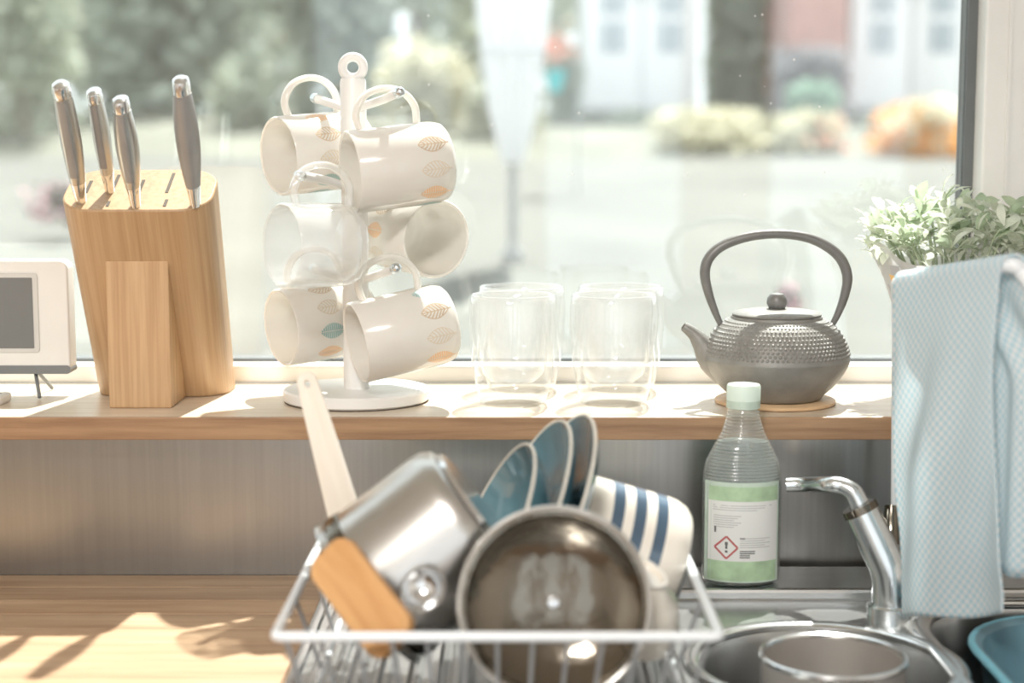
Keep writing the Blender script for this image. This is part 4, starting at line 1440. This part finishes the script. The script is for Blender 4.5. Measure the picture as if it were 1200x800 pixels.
shrub(425, 545, 40, 180, 12.6, 'foliage_cream', 'garden_shrub', 'cream leaved rounded shrub behind the ring topped mug tree', T, 1100)
shrub(626, 690, -240, 140, 17.4, 'foliage_mid', 'garden_tree', 'narrow green tree between parasol and white summerhouse', 'tree', 1200)
shrub(530, 640, 90, 190, 12.4, 'foliage_pale', 'garden_shrub', 'low pale green shrub behind the closed parasol', T, 800)
shrub(255, 375, 40, 195, 12.9, 'foliage_mid', 'garden_shrub', 'rounded mid green shrub between knives and mug tree', T, 1300)
shrub(636, 684, 20, 150, 13.6, 'foliage_mid', 'garden_shrub', 'upright green shrub behind the teal hanging pot', T, 900)
shrub(705, 790, 130, 185, 13.1, 'foliage_mid', 'garden_shrub', 'low green shrub at the foot of the first summerhouse', T, 700)
shrub(752, 905, 122, 192, 11.9, 'foliage_cream', 'garden_shrub', 'wide cream shrub edging the lawn before the hedge', T, 1100)
shrub(895, 1010, 128, 192, 11.8, 'foliage_cream', 'garden_shrub', 'rounded cream shrub with reddish blooms edging the lawn', T, 900, 'bloom_red', 60)
shrub(826, 898, -40, 165, 14.6, 'foliage_dark', 'garden_hedge', 'tall clipped dark green hedge between the two white summerhouses', 'hedge', 2600, boxy=True)
shrub(905, 992, 58, 175, 12.9, 'foliage_purple', 'garden_shrub', 'dark purple shrub below the red brick outhouse', T, 1500, boxy=True)
shrub(925, 985, 95, 160, 12.2, 'foliage_mint', 'garden_shrub', 'grey green shrub in front of the purple shrub', T, 700)
shrub(1005, 1060, 115, 190, 12.4, 'foliage_dark', 'garden_shrub', 'small dark shrub beside the orange flowers', T, 600)
shrub(1025, 1135, 112, 196, 11.5, 'bloom_pale', 'flowering_shrub', 'flowering shrub covered in orange blooms', T, 600, 'bloom_orange', 460)
shrub(30, 120, 215, 262, 7.2, 'lawn', 'pink_flower_clump', 'low clump of pink flowers on the lawn', 'flowers', 300, 'bloom_pink', 130, leaf=0.02, group='flowers on the lawn')
shrub(905, 945, 330, 372, 4.6, 'lawn', 'red_flower_clump', 'small clump of reddish flowers behind the teapot', 'flowers', 120, 'bloom_pink', 60, leaf=0.012, group='flowers on the lawn')


def summerhouse(px0, px1, py1, D, label):
    a, b = P(px0, py1, D), P(px1, py1, D)
    H_ = 2.7
    o = thing('summerhouse', label, 'summerhouse', ((a.x + b.x) / 2, D, a.z), 'white summerhouses across the lawn')
    w_ = (b.x - a.x)
    z1 = H_
    part('wall', box(-w_ / 2, w_ / 2, 0.05, 1.9, -0.1, z1), 'render_white', o, smooth=False)
    part('roof', loft([[(-w_ / 2 - 0.15, -0.15, z1), (w_ / 2 + 0.15, -0.15, z1), (w_ / 2 + 0.15, 2.05, z1), (-w_ / 2 - 0.15, 2.05, z1)],
                       [(-w_ / 2 - 0.15, 0.93, z1 + 0.5), (w_ / 2 + 0.15, 0.93, z1 + 0.5), (w_ / 2 + 0.15, 0.97, z1 + 0.5), (-w_ / 2 - 0.15, 0.97, z1 + 0.5)]]), 'pole_grey', o, smooth=False)
    for s in (-1, 1):
        dx_ = s * w_ / 4
        d = part('door_leaf', box(dx_ - w_ / 4 + 0.01, dx_ + w_ / 4 - 0.01, 0.0, 0.05, 0.02, 2.1), 'render_white', o, smooth=False)
        for j in range(4):
            for i in (-1, 1):
                z_ = P(700, 62, D).z - a.z + j * 0.33
                if z_ + 0.3 > 2.05:
                    continue
                xx = dx_ + i * 0.055
                part('pane', box(xx - 0.042, xx + 0.042, -0.006, 0.0, z_, z_ + 0.27), 'far_pane', d, smooth=False)
        part('door_handle', box(dx_ - s * (w_ / 4 - 0.06) - 0.012, dx_ - s * (w_ / 4 - 0.06) + 0.012, -0.03, 0.0, 0.95, 1.07), 'pole_grey', d, smooth=False)
    return o


summerhouse(684, 818, 130, 14.4, 'white summerhouse with glazed doors nearer the parasol')
summerhouse(996, 1136, 126, 14.4, 'white summerhouse with glazed doors behind the orange flowers')
ra, rb2 = P(925, 62, 13.6), P(991, 62, 13.6)
oh = thing('brick_outhouse', 'red brick outhouse showing above the dark purple shrub', 'outhouse', ((ra.x + rb2.x) / 2, 13.6, 1.6))
part('wall', box(ra.x, rb2.x, 13.6, 14.9, 1.6, 3.4), 'brick_red', oh, True, False)
part('roof', loft([[(ra.x - 0.02, 13.5, 3.4), (rb2.x + 0.02, 13.5, 3.4), (rb2.x + 0.02, 15.0, 3.4), (ra.x - 0.02, 15.0, 3.4)],
                   [(ra.x - 0.02, 14.2, 3.8), (rb2.x + 0.02, 14.2, 3.8), (rb2.x + 0.02, 14.3, 3.8), (ra.x - 0.02, 14.3, 3.8)]]), 'brick_red', oh, True, False)

# closed garden parasol
pd = 6.4
pb = P(601, 285, pd)
par = thing('garden_parasol', 'closed white garden parasol on a grey pole', 'parasol', (pb.x, pd, zg0(pd)))
part('pole', tube([(0, 0, 0), (0, 0, 2.3)], 0.018, 12), 'pole_grey', par)
part('ground_socket', lathe([(0, 0), (0.045, 0), (0.045, 0.03), (0.03, 0.06), (0, 0.06)], 32), 'pole_grey', par)
CV, CF = [], []
npz = 48
lv = [(192, 12), (175, 17), (130, 27), (60, 36), (0, 41), (-80, 36), (-190, 22), (-270, 6)]
for py, hw_ in lv:
    z = P(601, py, pd).z - zg0(pd)
    R_ = hw_ / F_PX * pd
    for k in range(npz):
        a = 2 * math.pi * k / npz
        r = R_ * (1 + 0.16 * math.cos(8 * a)) / 1.1
        CV.append((r * math.cos(a), r * math.sin(a), z))
for j in range(len(lv) - 1):
    for k in range(npz):
        CF.append((j * npz + k, j * npz + (k + 1) % npz, (j + 1) * npz + (k + 1) % npz, (j + 1) * npz + k))
CF.append(tuple((len(lv) - 1) * npz + k for k in range(npz)))
part('folded_canopy', (CV, CF), 'fabric_white', par, angle=180)
part('tie_strap', tube([(0.115 * math.cos(a), 0.115 * math.sin(a), P(601, 60, pd).z - zg0(pd)) for a in [2 * math.pi * k / 32 for k in range(32)]], 0.012, 8, True), 'fabric_white', par)

# hanging pot with orange flowers on a hook stake
hd_ = 9.0
hb = P(651, 108, hd_)
hk = thing('plant_hook', 'thin garden stake with hook holding the teal pot', 'hook', (hb.x + 0.12, hd_, zg0(hd_)))
ztp = P(651, -10, hd_).z
part('stake', tube(smooth_path([(hb.x + 0.12, hd_, zg0(hd_) - 0.05), (hb.x + 0.12, hd_, ztp - 0.1), (hb.x + 0.07, hd_, ztp), (hb.x, hd_, ztp - 0.03)], 5), 0.006, 8), 'pole_grey', hk, True)
hp_ = thing('hanging_pot', 'small teal hanging pot with orange flowers', 'flower pot', (hb.x, hd_, hb.z))
hpz = P(651, 82, hd_).z - hb.z
part('pot', lathe([(0, 0), (0.03, 0), (0.062, hpz), (0.056, hpz), (0.027, 0.01), (0, 0.01)], 24), 'pot_teal', hp_)
part('hanger', tube([(0, 0, hpz * 0.5), (0, 0, ztp - 0.03 - hb.z)], 0.003, 6), 'pole_grey', hp_)
V, Fs = [], []
r5 = random.Random(5)
for _ in range(90):
    p = Vector((r5.gauss(0, 0.045), r5.gauss(0, 0.035), P(651, 55, hd_).z - hb.z + r5.gauss(0, 0.04)))
    t1 = Vector((r5.gauss(0, 1), r5.gauss(0, 1), r5.gauss(0, 1))).normalized()
    t2 = t1.orthogonal().normalized()
    k0 = len(V)
    V += [p - t1 * 0.016, p - t2 * 0.012, p + t1 * 0.016, p + t2 * 0.012]
    Fs.append((k0, k0 + 1, k0 + 2, k0 + 3))
part('blooms', (V, Fs), 'bloom_red', hp_, smooth=False, kind='stuff')

# ------------------------------------------------------------------ added ceiling fill lamp (out of view, lights the worktop)
lamp = thing('fill_lamp', 'round white fill lamp added to the unseen kitchen ceiling', 'lamp', (-0.4, -0.6, CEIL))
part('housing', xf(lathe([(0, 0), (0.3, 0), (0.3, -0.03), (0.285, -0.04), (0, -0.04)], 48), Matrix.Identity(4)), 'frame_white', lamp)
ld = bpy.data.lights.new('fill_light', 'AREA')
ld.shape = 'DISK'
ld.size = 0.56
ld.energy = 55
ld.color = (1.0, 0.96, 0.91)
lo = bpy.data.objects.new('fill_light', ld)
COL.objects.link(lo)
lo.parent = lamp
lo.location = (0, 0, -0.045)
